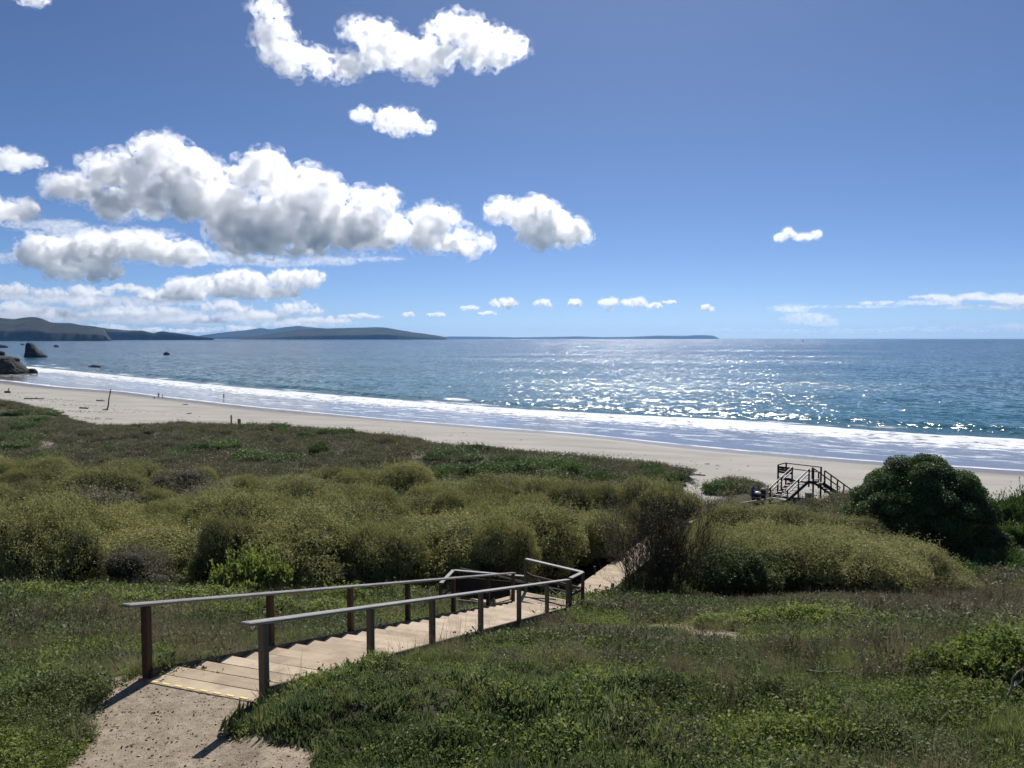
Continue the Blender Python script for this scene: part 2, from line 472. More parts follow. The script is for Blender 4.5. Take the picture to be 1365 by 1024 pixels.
# ------------------------------------------------------------------ sea
def make_sea_material():
    t = NT('sea_water')
    P = t.pos()
    s = t.attr('shore')          # 0 waterline, 1 inner foam edge, 2 breaker, 3 crest behind it
    rot = (0, 0, 0.62)
    Pm = t.mapping(P, (1, 1, 1), rot)
    # facets of waves of several sizes, each noise colour read as a slope
    deep = t.mapr(s, 1.0, 3.0)
    def facets(co, scale, rough=0.6, detail=3.0):
        nd = t.n('ShaderNodeTexNoise'); t.l(co, nd.inputs['Vector'])
        nd.inputs['Scale'].default_value = scale; nd.inputs['Detail'].default_value = detail; nd.inputs['Roughness'].default_value = rough
        vm = t.n('ShaderNodeVectorMath'); vm.operation = 'SUBTRACT'; t.l(nd.outputs['Color'], vm.inputs[0]); vm.inputs[1].default_value = (0.5, 0.5, 0.5)
        return vm.outputs[0]
    def vscale(v, k):
        vm = t.n('ShaderNodeVectorMath'); vm.operation = 'SCALE'; t.l(v, vm.inputs[0]); t.val(vm.inputs['Scale'], k); return vm.outputs[0]
    def vadd(a_, b_):
        vm = t.n('ShaderNodeVectorMath'); vm.operation = 'ADD'; t.l(a_, vm.inputs[0]); t.l(b_, vm.inputs[1]); return vm.outputs[0]
    sl = vadd(vscale(facets(t.mapping(P, (0.5, 0.9, 1), (0, 0, 0.3)), 1.0), 1.6), vscale(facets(t.mapping(Pm, (0.07, 0.22, 1)), 1.0), 0.6))
    sl = vadd(sl, vscale(facets(P, 3.1), 1.3))
    sl = vadd(sl, vscale(facets(t.mapping(P, (0.55, 0.16, 1), (0, 0, -0.08)), 1.0, detail=2.0), 0.7))
    calm = t.mapr(t.noise(t.mapping(P, (0.0013, 0.006, 0.001), (0, 0, 0.15)), 1.0, 4, 0.6), 0.38, 0.62, 0.62, 1.1)
    sl = vscale(sl, t.math('MULTIPLY', t.math('ADD', 0.05, t.math('MULTIPLY', deep, 0.95)), calm))
    flat = t.n('ShaderNodeVectorMath'); flat.operation = 'MULTIPLY'; t.l(sl, flat.inputs[0]); flat.inputs[1].default_value = (1, 1, 0)
    tilt = t.n('ShaderNodeVectorMath'); tilt.operation = 'SCALE'; tilt.inputs[0].default_value = (-0.02, -0.085, 0); t.l(deep, tilt.inputs['Scale'])      # wave faces roll towards the beach
    gn = t.n('ShaderNodeNewGeometry').outputs['Normal']
    nm = t.n('ShaderNodeVectorMath'); nm.operation = 'NORMALIZE'; t.l(vadd(vadd(gn, flat.outputs[0]), tilt.outputs[0]), nm.inputs[0])
    nb = nm.outputs[0]
    # foam: solid behind the breaker, lacy towards the beach, thin line at the waterline
    fn = t.noise(t.mapping(Pm, (0.16, 0.42, 0.3)), 1.0, 7, 0.68)
    fb = t.noise(t.mapping(Pm, (0.03, 0.05, 0.05)), 1.0, 4, 0.6)
    sj = t.math('ADD', s, t.math('MULTIPLY', t.math('SUBTRACT', fb, 0.5), 0.7))
    sj = t.math('ADD', sj, t.math('MULTIPLY', t.math('SUBTRACT', fn, 0.5), 0.5))
    outer = t.mapr(sj, 2.12, 1.98)
    solid = t.math('MULTIPLY', outer, t.mapr(sj, 0.95, 1.35))
    lace = t.math('MULTIPLY', t.math('MULTIPLY', t.mapr(sj, 1.35, 0.8), t.mapr(sj, 0.35, 0.95)), t.mapr(fn, 0.50, 0.60))
    fg = t.noise(t.mapping(Pm, (0.5, 1.1, 0.6)), 1.0, 5, 0.7)
    core = t.math('MULTIPLY', solid, t.mapr(t.math('ADD', t.math('MULTIPLY', t.math('ADD', fn, fg), 0.5), t.math('MULTIPLY', t.math('SUBTRACT', sj, 1.62), 0.24)), 0.42, 0.51, 0.08, 1.0))
    edge_n = t.noise(t.mapping(Pm, (0.05, 0.02, 0.05)), 1.0, 5, 0.6)
    se = t.math('ADD', s, t.math('MULTIPLY', t.math('SUBTRACT', edge_n, 0.5), 0.16))
    edge = t.math('MULTIPLY', t.mapr(se, 0.11, 0.05), t.mapr(se, -0.05, 0.0))
    edge = t.math('MULTIPLY', edge, t.mapr(fn, 0.38, 0.55, 0.25, 0.9))
    line2 = t.math('MULTIPLY', t.math('MULTIPLY', t.mapr(se, 0.46, 0.50), t.mapr(se, 0.56, 0.51)), t.mapr(fn, 0.47, 0.58))
    # scattered whitecaps on the crest behind
    cap = t.math('MULTIPLY', t.math('MULTIPLY', t.mapr(s, 2.75, 2.95), t.mapr(s, 3.2, 3.02)), t.mapr(fb, 0.63, 0.70))
    brk = t.math('MULTIPLY', t.math('MULTIPLY', t.mapr(sj, 2.42, 2.55), t.mapr(sj, 2.80, 2.62)), t.math('MULTIPLY', t.mapr(fb, 0.50, 0.60), t.mapr(fn, 0.42, 0.55)))
    core = t.math('MAXIMUM', core, brk)
    foam = t.math('MAXIMUM', t.math('MAXIMUM', core, t.math('MULTIPLY', lace, 0.75)), t.math('MAXIMUM', edge, t.math('MAXIMUM', t.math('MULTIPLY', line2, 0.7), cap)))
    # water body colour: sandy shallows, teal inshore, deeper blue out
    far = t.mapr(t.attr('offshore'), 0.0, 900.0)
    big = t.noise(t.mapping(P, (0.0016, 0.006, 0.002), (0, 0, 0.25)), 1.0, 4, 0.6)
    body = t.mix(far, (0.030, 0.125, 0.145), (0.014, 0.070, 0.112))
    body = t.mix(t.math('MULTIPLY', t.mapr(big, 0.4, 0.65), 0.6), body, (0.012, 0.055, 0.092))
    body = t.mix(deep, (0.21, 0.205, 0.20), body)
    wr = t.math('ADD', 0.115, t.math('MULTIPLY', t.mapr(t.attr('offshore'), 300, 6000), 0.09))
    water = t.princ(body, wr, nb, 0.5, IOR=1.333)
    fbump = t.bump(fn, 0.9, 0.5)
    foam_s = t.princ((0.80, 0.82, 0.84), 0.75, fbump, 0.2)
    mx = t.n('ShaderNodeMixShader')
    t.l(foam, mx.inputs[0]); t.l(water, mx.inputs[1]); t.l(foam_s, mx.inputs[2])
    return t.surf(mx.outputs[0])

def build_sea():
    ang = np.radians(np.linspace(-64, 64, 520))
    rad = np.concatenate([np.geomspace(60, 900, 440, endpoint=False), np.geomspace(900, 29000, 90)])
    A, R = np.meshgrid(ang, rad)
    X = (R * np.sin(A)).ravel(); Y = (R * np.cos(A)).ravel()
    c = [cv(c_, X) for c_ in (SHORE, FOAM_IN, FOAM_OUT, CREST)]
    s = np.zeros_like(X)
    s = np.where(Y < c[0], (Y - c[0]) / (c[1] - c[0]), s)
    for k in range(3):
        m = (Y >= c[k]) & (Y < c[k + 1]) if k < 2 else (Y >= c[k])
        s = np.where(m, k + (Y - c[k]) / np.maximum(c[k + 1] - c[k], 1.0), s)
    off = Y - c[0]
    # swell lines rolling in: crest behind the breaker, the breaker itself, gentle swell outside
    amp = sstep(0.6, 2.0, s) * sstep(60, 6, s)
    ph = s + 0.25 * fbm(X * 0.02, Y * 0.02, seed=51, oct=3)
    var = 0.55 + 1.0 * np.clip(fbm(X * 0.012, Y * 0.012, seed=52, oct=2) + 0.4, 0, 1)
    Z = 0.75 * np.exp(-((ph - 3.0) / 0.22) ** 2) * var + 0.55 * np.exp(-((ph - 1.95) / 0.16) ** 2) * var
    Z = Z + 0.38 * np.exp(-((ph - 4.7) / 0.35) ** 2) * var + 0.3 * np.exp(-((ph - 6.8) / 0.45) ** 2) * var
    Z = Z + 0.28 * sstep(1.0, 1.5, s) * sstep(2.2, 1.9, s) * (0.5 + fbm(X * 0.5, Y * 0.5, seed=53, oct=4))
    Z = np.where(R.ravel() < 900, Z * amp, 0) + 0.0
    nr, na = len(rad), len(ang)
    idx = np.arange(nr * na).reshape(nr, na)
    quads = np.stack([idx[:-1, :-1], idx[1:, :-1], idx[1:, 1:], idx[:-1, 1:]], -1).reshape(-1, 4)[:, ::-1]
    keep = (Y[quads] > c[0][quads] - 14).any(1)
    quads = quads[keep]
    u, inv = np.unique(quads, return_inverse=True)
    me = mesh_np('sea', np.stack([X, Y, Z], 1)[u], inv.reshape(-1, 4), smooth=True)
    add_attr(me, 'shore', s[u]); add_attr(me, 'offshore', off[u])
    tag(link('sea', me, make_sea_material()), 'blue-green sea with sun glitter and a white line of surf', 'sea', kind='structure')
build_sea()

# ------------------------------------------------------------------ far hills and headlands
def make_hill_material(name, cols, rock):
    t = NT(name)
    P = t.pos()
    n1 = t.noise(P, 0.0035, 6, 0.6); n2 = t.noise(P, 0.016, 6, 0.65)
    f = t.math('ADD', t.math('MULTIPLY', n1, 0.6), t.math('MULTIPLY', n2, 0.4))
    c = t.ramp(f, [(0.36, cols[0]), (0.5, cols[1]), (0.62, cols[2])])
    c = t.mix(t.math('MULTIPLY', t.mapr(t.attr('cliff'), 0.3, 0.8), 0.85), c, t.ramp(n2, [(0.35, tuple(0.55 * x for x in rock)), (0.65, rock)]))
    return t.surf(t.princ(c, 0.95, t.bump(n2, 0.8, 12.0), 0.1))
HILL_M = make_hill_material('hill_grass', [(0.010, 0.014, 0.012), (0.02, 0.027, 0.019), (0.05, 0.053, 0.034)], (0.04, 0.036, 0.034))

def hill(name, label, D, prof, depth, base_py=452.5, rough=0.5, cliff=0.35, seed=0):
    """ridge with the sky line prof [(px, py)], shore at distance D, crest at D + depth/2"""
    px = np.array([p[0] for p in prof], float); py = np.array([p[1] for p in prof], float)
    n = 260
    xs = np.linspace(px[0], px[-1], n)
    m = 44
    v = np.linspace(0, 1, m)
    V = np.zeros((m, n, 3)); C = np.zeros((m, n))
    hp = np.interp(xs, px, py)
    k = np.hanning(9); k /= k.sum()
    hp = np.convolve(np.pad(hp, 4, mode='edge'), k, 'valid')
    hp = hp + 0.5 * fbm(xs * 0.12, xs * 0 + seed, seed=seed, oct=4)
    for j, t in enumerate(v):
        d = D + depth * t
        Dc = D + depth * 0.5
        u = (xs - CX) / F_PX
        top = np.maximum((HOR - hp) / F_PX * Dc + CAM_Z, 1.0)
        X = u * d; Y = np.full(n, d)
        Y = Y + depth * 0.10 * fbm(xs * 0.03, xs * 0 + 9.1, seed=seed + 1, oct=4) * (1 - t)
        s = np.where(t < 0.5, t / 0.5, (1 - t) / 0.5)
        prof_s = cliff * sstep(0.0, 0.06, s) + (1 - cliff) * s ** 0.85
        gul = fbm(X * 14 / D, Y * 9 / D, seed=seed + 2, oct=5)
        Z = top * np.clip(prof_s + rough * gul * np.sin(math.pi * min(1, s)) , 0, 1.0) if 0 < t < 1 else np.full(n, -8.0)
        V[j, :, 0] = X; V[j, :, 1] = Y; V[j, :, 2] = Z
        C[j] = sstep(0.30, 0.08, s + 0.5 * gul) + 0.5 * sstep(-0.02, -0.15, gul)
    idx = np.arange(m * n).reshape(m, n)
    q = np.stack([idx[:-1, :-1], idx[:-1, 1:], idx[1:, 1:], idx[1:, :-1]], -1).reshape(-1, 4)
    me = mesh_np(name, V.reshape(-1, 3), q, smooth=True)
    add_attr(me, 'cliff', np.clip(C.ravel(), 0, 1))
    return tag(link(name, me, HILL_M), label, 'hills', kind='structure')
hill('hills', 'green grassy headland with dark cliffs at the near end of the bay', 5200, [(-330, 410), (-120, 424), (-40, 423), (0, 423), (20, 425.5), (36, 423), (46, 422), (58, 424), (70, 429.5), (84, 430.5), (93, 430), (110, 433.5), (132, 435.5), (140, 439), (146, 449), (150, 453)], 1500, seed=61)
hill('hills', 'dark low headland stepping down behind the near green one', 7600, [(95, 433), (135, 436.5), (165, 440), (190, 440.5), (205, 444.5), (215, 441.5), (240, 444.5), (262, 447.5), (285, 451)], 1500, seed=71, cliff=0.45)
hill('hills', 'blue distant mountain ridge across the bay', 17500, [(255, 451), (270, 447), (300, 443), (330, 440), (348, 437), (362, 439), (380, 436), (398, 434.5), (425, 437), (450, 439), (480, 442), (510, 446), (530, 451)], 3000, seed=81, cliff=0.2)
hill('hills', 'dark green long low peninsula across the bay', 10500, [(318, 450.5), (345, 447.5), (372, 444), (395, 440.5), (430, 437.8), (470, 437), (500, 436), (515, 436.5), (530, 439.5), (550, 443), (575, 446), (592, 449), (596, 452)], 1800, seed=91, cliff=0.3)
hill('hills', 'thin blue strip of far headland along the horizon', 24000, [(560, 451), (600, 448.6), (640, 448.8), (690, 449.8), (740, 449), (770, 448.3), (800, 449.5), (840, 449), (880, 447.3), (905, 447.8), (935, 446.6), (950, 447.5), (956, 449.5), (958, 452)], 2500, seed=101, cliff=0.5)

# ------------------------------------------------------------------ air
def build_haze():
    t = NT('sea_haze')
    v = t.n('ShaderNodeVolumePrincipled')
    v.inputs['Color'].default_value = (0.24, 0.54, 1.0, 1)
    v.inputs['Density'].default_value = 0.000020
    v.inputs['Anisotropy'].default_value = 0.45
    t.l(v.outputs[0], t.out.inputs['Volume'])
    bm = bmesh.new(); bmesh.ops.create_cube(bm, size=1.0)
    me = bpy.data.meshes.new('haze'); bm.to_mesh(me); bm.free()
    o = link('haze', me, t.m, loc=(0, 12700, 170), scale=(64000, 33400, 400))
    tag(o, 'thin pale blue sea haze over the whole bay', 'haze', kind='stuff')
build_haze()

# ------------------------------------------------------------------ clouds: lumpy closed hulls filled with scattering droplets
_cl_tex = {}
def cl_tex(size, depth):
    key = (round(size, 1), depth)
    if key not in _cl_tex:
        tx = bpy.data.textures.new('cloud_lumps', 'CLOUDS')
        tx.noise_scale = size; tx.noise_depth = depth; tx.noise_basis = 'ORIGINAL_PERLIN'
        _cl_tex[key] = tx
    return _cl_tex[key]
def m_cloud(density, g, size, thr, seed):
    """droplets, thinned out by fractal noise so that the edges fray"""
    t = NT('cloud_droplets')
    v = t.n('ShaderNodeVolumeScatter')
    v.inputs['Color'].default_value = (1, 1, 1, 1)
    mp = t.n('ShaderNodeMapping'); t.l(t.coord(), mp.inputs[0])
    mp.inputs['Location'].default_value = (seed * 3.1, seed * 1.7, seed * 0.9)
    mp.inputs['Scale'].default_value = (1.0 / size,) * 3
    nz = t.noise(mp.outputs[0], 1.0, 6.0, 0.62)
    t.l(t.math('MULTIPLY', t.mapr(nz, thr, thr + 0.17), density), v.inputs['Density'])
    v.inputs['Anisotropy'].default_value = g
    t.l(v.outputs[0], t.out.inputs['Volume'])
    return t.m
_ico = {}
def ico(sub):
    if sub not in _ico:
        bm = bmesh.new(); bmesh.ops.create_icosphere(bm, subdivisions=sub, radius=1.0)
        _ico[sub] = (np.array([v.co[:] for v in bm.verts]), np.array([[v.index for v in f.verts] for f in bm.faces]))
        bm.free()
    return _ico[sub]
def cloud(label, D, ells, od=9.0, group=None, flat=None, seed=0, lump=0.46, vox=2.2, disp=0.65, puff=16, wisp=False, g=0.65, thr=0.46, nsz=0.55):
    """ells: (px, py, rx, ry) ellipses of the outline seen in the photograph, at distance D"""
    rng = np.random.default_rng(seed + 1000)
    s = D / F_PX
    VV, FF, off = [], [], 0
    iv, jf = ico(2)
    c0 = at_depth(np.mean([e[0] for e in ells]), np.mean([e[1] for e in ells]), D)
    rys = []
    for (ex, ey, rx, ry) in ells:
        rys.append(ry)
        n = max(4, int(puff * rx / ry * 0.9))
        for k in range(n):
            a = rng.uniform(0, 2 * math.pi); r = math.sqrt(rng.uniform(0, 1)) * 0.8
            pr = ry * rng.uniform(lump * 0.75, lump * 1.5)
            qx = ex + math.cos(a) * r * max(rx - pr * 0.7, 0.2 * rx); qy = ey + math.sin(a) * r * max(ry - pr * 0.7, 0.1 * ry)
            if flat is not None: qy = min(qy, flat - pr * 0.35)
            p = at_depth(qx, qy, D + rng.uniform(-0.8, 0.8) * min(rx, 2.2 * ry) * s)
            sc = pr * s * np.array([rng.uniform(0.9, 1.3), rng.uniform(0.9, 1.3), rng.uniform(0.75, 1.05)])
            if wisp: sc = sc * np.array([2.6, 1.4, 0.45])
            VV.append(iv * sc + (p - c0)); FF.append(jf + off); off += len(iv)
    me = mesh_np('cloud', np.vstack(VV), np.vstack(FF), smooth=True)
    ryw = float(np.mean(rys)) * s
    o = link('cloud', me, m_cloud(1.5 * od / (2 * ryw), g, ryw * nsz, thr, seed), loc=c0)
    md = o.modifiers.new('union', 'REMESH'); md.mode = 'VOXEL'; md.voxel_size = vox * s; md.use_smooth_shade = True
    for sz, st, dp in ((0.9, disp, 2), (0.34, disp * 0.55, 3), (0.12, disp * 0.3, 4)):
        m2 = o.modifiers.new('lumps', 'DISPLACE'); m2.texture = cl_tex(ryw * sz, dp); m2.strength = ryw * st; m2.mid_level = 0.5
        m2.texture_coords = 'LOCAL'
    w_ = link('wisps', me.copy(), None, o)
    w_.data.materials.clear(); w_.data.materials.append(m_cloud(0.42 * od / (2 * ryw), g, ryw * 0.5, 0.50, seed + 7))
    md = w_.modifiers.new('union', 'REMESH'); md.mode = 'VOXEL'; md.voxel_size = vox * 1.7 * s; md.use_smooth_shade = True
    m2 = w_.modifiers.new('swell', 'DISPLACE'); m2.strength = ryw * 0.26; m2.mid_level = 0.0
    for sz, st, dp in ((0.7, disp * 1.3, 2), (0.2, disp * 0.6, 4)):
        m2 = w_.modifiers.new('lumps', 'DISPLACE'); m2.texture = cl_tex(ryw * sz, dp); m2.strength = ryw * st; m2.mid_level = 0.5
        m2.texture_coords = 'LOCAL'
    tag(o, label, 'cloud', group)
    return o
def build_clouds():
    cloud('bright wispy white cloud shaped like a long hook, highest in the sky', 3400, [(362, 18, 28, 26), (365, 55, 34, 34), (405, 82, 52, 26), (455, 90, 50, 22), (490, 45, 45, 24), (520, 68, 50, 30), (570, 80, 55, 28), (612, 42, 46, 30), (660, 62, 42, 28), (640, 75, 50, 20), (575, 105, 14, 8)], od=5.0, seed=1, disp=0.75, lump=0.38)
    cloud('small ragged white cloud floating under the hooked one', 4000, [(484, 153, 20, 12), (530, 163, 36, 20), (566, 170, 18, 10)], od=3.2, seed=2, disp=0.9)
    cloud('huge heaped cumulus cloud with bright tops and a dark grey base', 9000, [(100, 248, 46, 22), (150, 228, 55, 30), (212, 205, 40, 36), (255, 235, 55, 38), (190, 265, 110, 30), (290, 268, 60, 38), (345, 232, 42, 36), (395, 262, 62, 42), (345, 298, 80, 44), (450, 298, 70, 38), (500, 272, 46, 24), (540, 308, 80, 30), (612, 322, 52, 20), (585, 290, 30, 18), (400, 325, 120, 20)], od=12.0, flat=350, seed=3, disp=0.55, puff=11)
    cloud('compact white cumulus beside the huge heaped cloud', 8600, [(672, 280, 32, 18), (718, 294, 44, 32), (762, 310, 34, 20), (730, 318, 50, 16)], od=8.0, flat=336, seed=4, disp=0.6)
    cloud('long heaped cloud with grey shadows under the huge cumulus', 11500, [(70, 338, 44, 28), (125, 332, 50, 26), (180, 328, 50, 22), (240, 338, 42, 18), (110, 362, 70, 12)], od=12.0, flat=378, seed=5, disp=0.6)
    cloud('soft white cloud cut off by the frame above a rounder one', 8000, [(10, 213, 34, 18), (45, 216, 20, 10), (-40, 215, 40, 18)], od=4.5, seed=6, disp=0.8)
    cloud('rounded white cloud over the near headland, level with the heaped cloud', 8500, [(18, 280, 34, 20), (-30, 278, 40, 22)], od=7.0, flat=299, seed=7)
    cloud('low grey-white cloud bank just under the heaped clouds', 15000, [(255, 380, 45, 15), (320, 374, 50, 16), (395, 372, 48, 14), (230, 394, 60, 10), (340, 390, 80, 10)], od=8.0, flat=402, seed=8, disp=0.6)
    cloud('wide pale veil of cloud behind the layered bank over the far hills', 27000, [(-20, 425, 130, 16), (120, 420, 150, 20), (260, 424, 140, 16), (390, 430, 110, 11), (60, 398, 120, 14), (200, 402, 110, 12)], od=1.6, seed=85, puff=6, wisp=True, vox=2.2, disp=0.5)
    cloud('thin soft veil of cloud joining the huge cumulus to the lower heaped cloud', 12500, [(60, 300, 70, 14), (150, 310, 110, 14), (280, 345, 110, 14), (380, 350, 110, 10), (20, 345, 70, 14), (470, 345, 90, 7)], od=0.9, seed=86, puff=6, wisp=True, vox=2.2, disp=0.7)
    rng = random.Random(5)
    spots = [(20, 408, 40, 10), (75, 418, 50, 8), (45, 432, 60, 7), (120, 402, 40, 9), (165, 415, 50, 9), (140, 436, 60, 6), (215, 412, 40, 10), (255, 425, 55, 8), (300, 408, 40, 11), (345, 420, 50, 9), (395, 410, 40, 13), (220, 440, 70, 5), (310, 438, 60, 6), (385, 432, 45, 7), (430, 426, 40, 7), (480, 421, 34, 5), (100, 388, 60, 9), (20, 385, 40, 10), (170, 384, 40, 8)]
    for i, (x, y, rx, ry) in enumerate(spots):
        cloud('pale flat-based cloud in the layered bank over the far hills', 19000 + 500 * (i % 7), [(x, y, rx * 0.6, ry), (x + rx * 0.5, y + ry * 0.3, rx * 0.5, ry * 0.7), (x - rx * 0.5, y + ry * 0.2, rx * 0.5, ry * 0.75)], od=4.0, flat=y + ry, seed=20 + i, puff=6, vox=1.6, disp=0.7, group='layered clouds over the far hills')
    spots = [(545, 420, 12, 5), (582, 420, 18, 5), (625, 411, 18, 5), (650, 418, 16, 4), (672, 404, 24, 10), (725, 405, 18, 8), (765, 404, 20, 7), (812, 404, 24, 9), (848, 404, 26, 9), (872, 408, 16, 6), (812, 413, 8, 5), (893, 403, 14, 4), (941, 411, 15, 7)]
    for i, (x, y, rx, ry) in enumerate(spots):
        cloud('little white cumulus in the row low over the open horizon', 21000, [(x, y, rx, ry * 0.8), (x + rx * 0.15, y - ry * 0.3, rx * 0.5, ry * 0.7)], od=5.0, flat=y + ry * 0.8, seed=50 + i, puff=6, vox=1.1, group='row of little clouds over the horizon')
    cloud('single small white cloud alone in the clear blue sky', 9000, [(1041, 317, 10, 7), (1052, 311, 9, 7), (1070, 316, 16, 6), (1088, 313, 8, 7)], od=2.4, seed=80, disp=1.3, lump=0.6, vox=1.0, thr=0.45)
    cloud('thin streaky white cloud band low over the open sea', 24000, [(1130, 409, 90, 3), (1215, 404, 90, 5), (1300, 396, 100, 9), (1380, 400, 80, 11), (1330, 410, 100, 5)], od=1.8, seed=81, puff=4, wisp=True, vox=1.2, disp=0.4)
    cloud('faint feathery cloud plume at the end of the thin band', 22000, [(1055, 412, 24, 9), (1075, 425, 28, 12), (1095, 430, 20, 10)], od=0.8, seed=82, wisp=True, vox=1.2, disp=0.8)
    cloud('faint veil of cloud lying along the sea horizon', 30000, [(980, 440, 90, 4), (1120, 441, 120, 6), (1280, 439, 140, 7), (1400, 436, 100, 8)], od=0.9, seed=83, puff=4, wisp=True, vox=1.3, disp=0.4)
    cloud('scrap of white cloud in the corner above the hooked one', 3000, [(45, 2, 26, 9), (30, -10, 40, 10)], od=1.8, seed=84, disp=0.9)
build_clouds()

# ------------------------------------------------------------------ timber structures
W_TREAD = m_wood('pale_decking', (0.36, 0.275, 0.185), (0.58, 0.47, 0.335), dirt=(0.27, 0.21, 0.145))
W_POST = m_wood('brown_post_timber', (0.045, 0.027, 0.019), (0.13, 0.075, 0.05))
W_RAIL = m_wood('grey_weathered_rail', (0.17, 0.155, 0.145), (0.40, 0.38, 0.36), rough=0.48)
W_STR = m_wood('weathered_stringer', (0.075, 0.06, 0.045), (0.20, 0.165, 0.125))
W_DARK = m_wood('dark_stained_board', (0.022, 0.017, 0.015), (0.06, 0.045, 0.038))
W_DRIFT = m_wood('driftwood', (0.10, 0.085, 0.07), (0.30, 0.265, 0.225))
M_TAPE = m_plain('yellow_white_tape', (0.80, 0.66, 0.22), 0.6, 0.1)
_box = {}
def box_mesh(l, w, h, bev=0.006, mat=None):
    key = (round(l, 3), round(w, 3), round(h, 3), bev, mat.name if mat else '')
    if key not in _box:
        bm = bmesh.new(); bmesh.ops.create_cube(bm, size=1.0)
        for v in bm.verts: v.co = (v.co.x * l, v.co.y * w, v.co.z * h)
        if bev > 0:
            bmesh.ops.bevel(bm, geom=list(bm.edges), offset=bev, segments=1, affect='EDGES')
        me = bpy.data.meshes.new('board'); bm.to_mesh(me); bm.free()
        if mat: me.materials.append(mat)
        _box[key] = me
    return _box[key]
def beam(name, root, a, b, w, h, mat, up=(0, 0, 1), bev=0.006, roll=0.0):
    """board from a to b (world), w across, h along up; child of root (root carries location only)"""
    a = Vector([float(v) for v in a]); b = Vector([float(v) for v in b])
    x = (b - a); L = x.length; x.normalize()
    u = Vector(up)
    if abs(x.dot(u)) > 0.98: u = Vector((float(K[0]), float(K[1]), 0))
    y = u.cross(x).normalized(); z = x.cross(y)
    M = Matrix((x, y, z)).transposed().to_4x4()
    if roll: M = M @ Matrix.Rotation(roll, 4, 'X')
    M.translation = (a + b) / 2 - root.location
    o = bpy.data.objects.new(name, box_mesh(L, w, h, bev, mat)); COL.objects.link(o)
    o.parent = root
    o.matrix_basis = M
    return o
def p3(xy, z): return (float(xy[0]), float(xy[1]), float(z))
def L_at_px(px, w):
    """station along the flight where the side line w crosses photo column px"""
    u = (px - CX) / F_PX
    s0 = stair_pt(0, w)
    return (u * s0[1] - s0[0]) / (K[0] - u * K[1])
RAIL_H = 1.01

def build_stairs():
    s0 = stair_pt(0, 0.87)
    root = tag(empty('wooden_staircase', p3(s0, Z_TOP)), 'long wooden stair flight with grey-topped handrails starting at the dirt path', 'staircase')
    rng = random.Random(3)
    w0, w1 = 0.09, STAIR_W - 0.09
    for i in range(N_TREAD):
        zt = Z_TOP - i * RISE
        for j in range(2):
            L = i * RUN + RUN * (0.25 + 0.5 * j)
            dz = rng.uniform(-0.004, 0.004)
            o = beam('tread_plank', root, p3(stair_pt(L, w0 + 0.03), zt - 0.02 + dz), p3(stair_pt(L, w1 - 0.03), zt - 0.02 - dz), RUN / 2 - 0.008, 0.04, W_TREAD, bev=0.005)
            if i == 0 and j == 0: first = o
        if i < N_TREAD:
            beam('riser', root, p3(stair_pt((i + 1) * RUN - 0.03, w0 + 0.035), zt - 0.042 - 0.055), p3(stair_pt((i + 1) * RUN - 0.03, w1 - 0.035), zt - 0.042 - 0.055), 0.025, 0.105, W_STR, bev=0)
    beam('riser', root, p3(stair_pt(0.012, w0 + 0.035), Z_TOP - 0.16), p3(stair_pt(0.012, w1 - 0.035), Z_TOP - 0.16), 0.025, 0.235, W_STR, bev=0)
    for w in (w0, w1):
        beam('stringer', root, p3(stair_pt(0.12, w), stair_z(0.12) - 0.035), p3(stair_pt(STAIR_L, w), stair_z(STAIR_L) - 0.035), 0.045, 0.36, W_STR)
    # yellow dashes along the first nosing
    for k in range(8):
        a = w1 - 0.07 - k * 0.202
        td = beam('tape_dash', root, p3(stair_pt(0.045, a), Z_TOP + 0.0035), p3(stair_pt(0.045, a - 0.12), Z_TOP + 0.0035), 0.035, 0.005, M_TAPE, bev=0)
        mb = first.matrix_basis.inverted() @ td.matrix_basis; td.parent = first; td.matrix_basis = mb
    # posts and handrails
    left_px = [185, 354, 463, 541, 603, 650, 684]
    right_px = [344, 490, 574, 640, 692, 730, 758]
    for w, pxs, sgn in ((STAIR_W, left_px, 1), (0.0, right_px, -1)):
        Ls = [max(0.05, L_at_px(p, w)) for p in pxs]
        for L in Ls:
            x = stair_pt(L, w); z = stair_z(L)
            beam('post', root, p3(x, z - 0.55), p3(x, z + RAIL_H - 0.022), 0.098, 0.098, W_POST if sgn > 0 else W_STR, up=(K[0], K[1], 0), bev=0.008)
        La, Lb = Ls[0] - 0.34, Ls[-1] + (0.1 if sgn > 0 else 0.07)
        cuts = [La, Ls[3] + 0.05, Lb]
        for a, b in zip(cuts[:-1], cuts[1:]):
            beam('handrail', root, p3(stair_pt(a, w), stair_z(a) + RAIL_H), p3(stair_pt(b - 0.004, w), stair_z(b) + RAIL_H), 0.145, 0.042, W_RAIL, bev=0.01)
build_stairs()

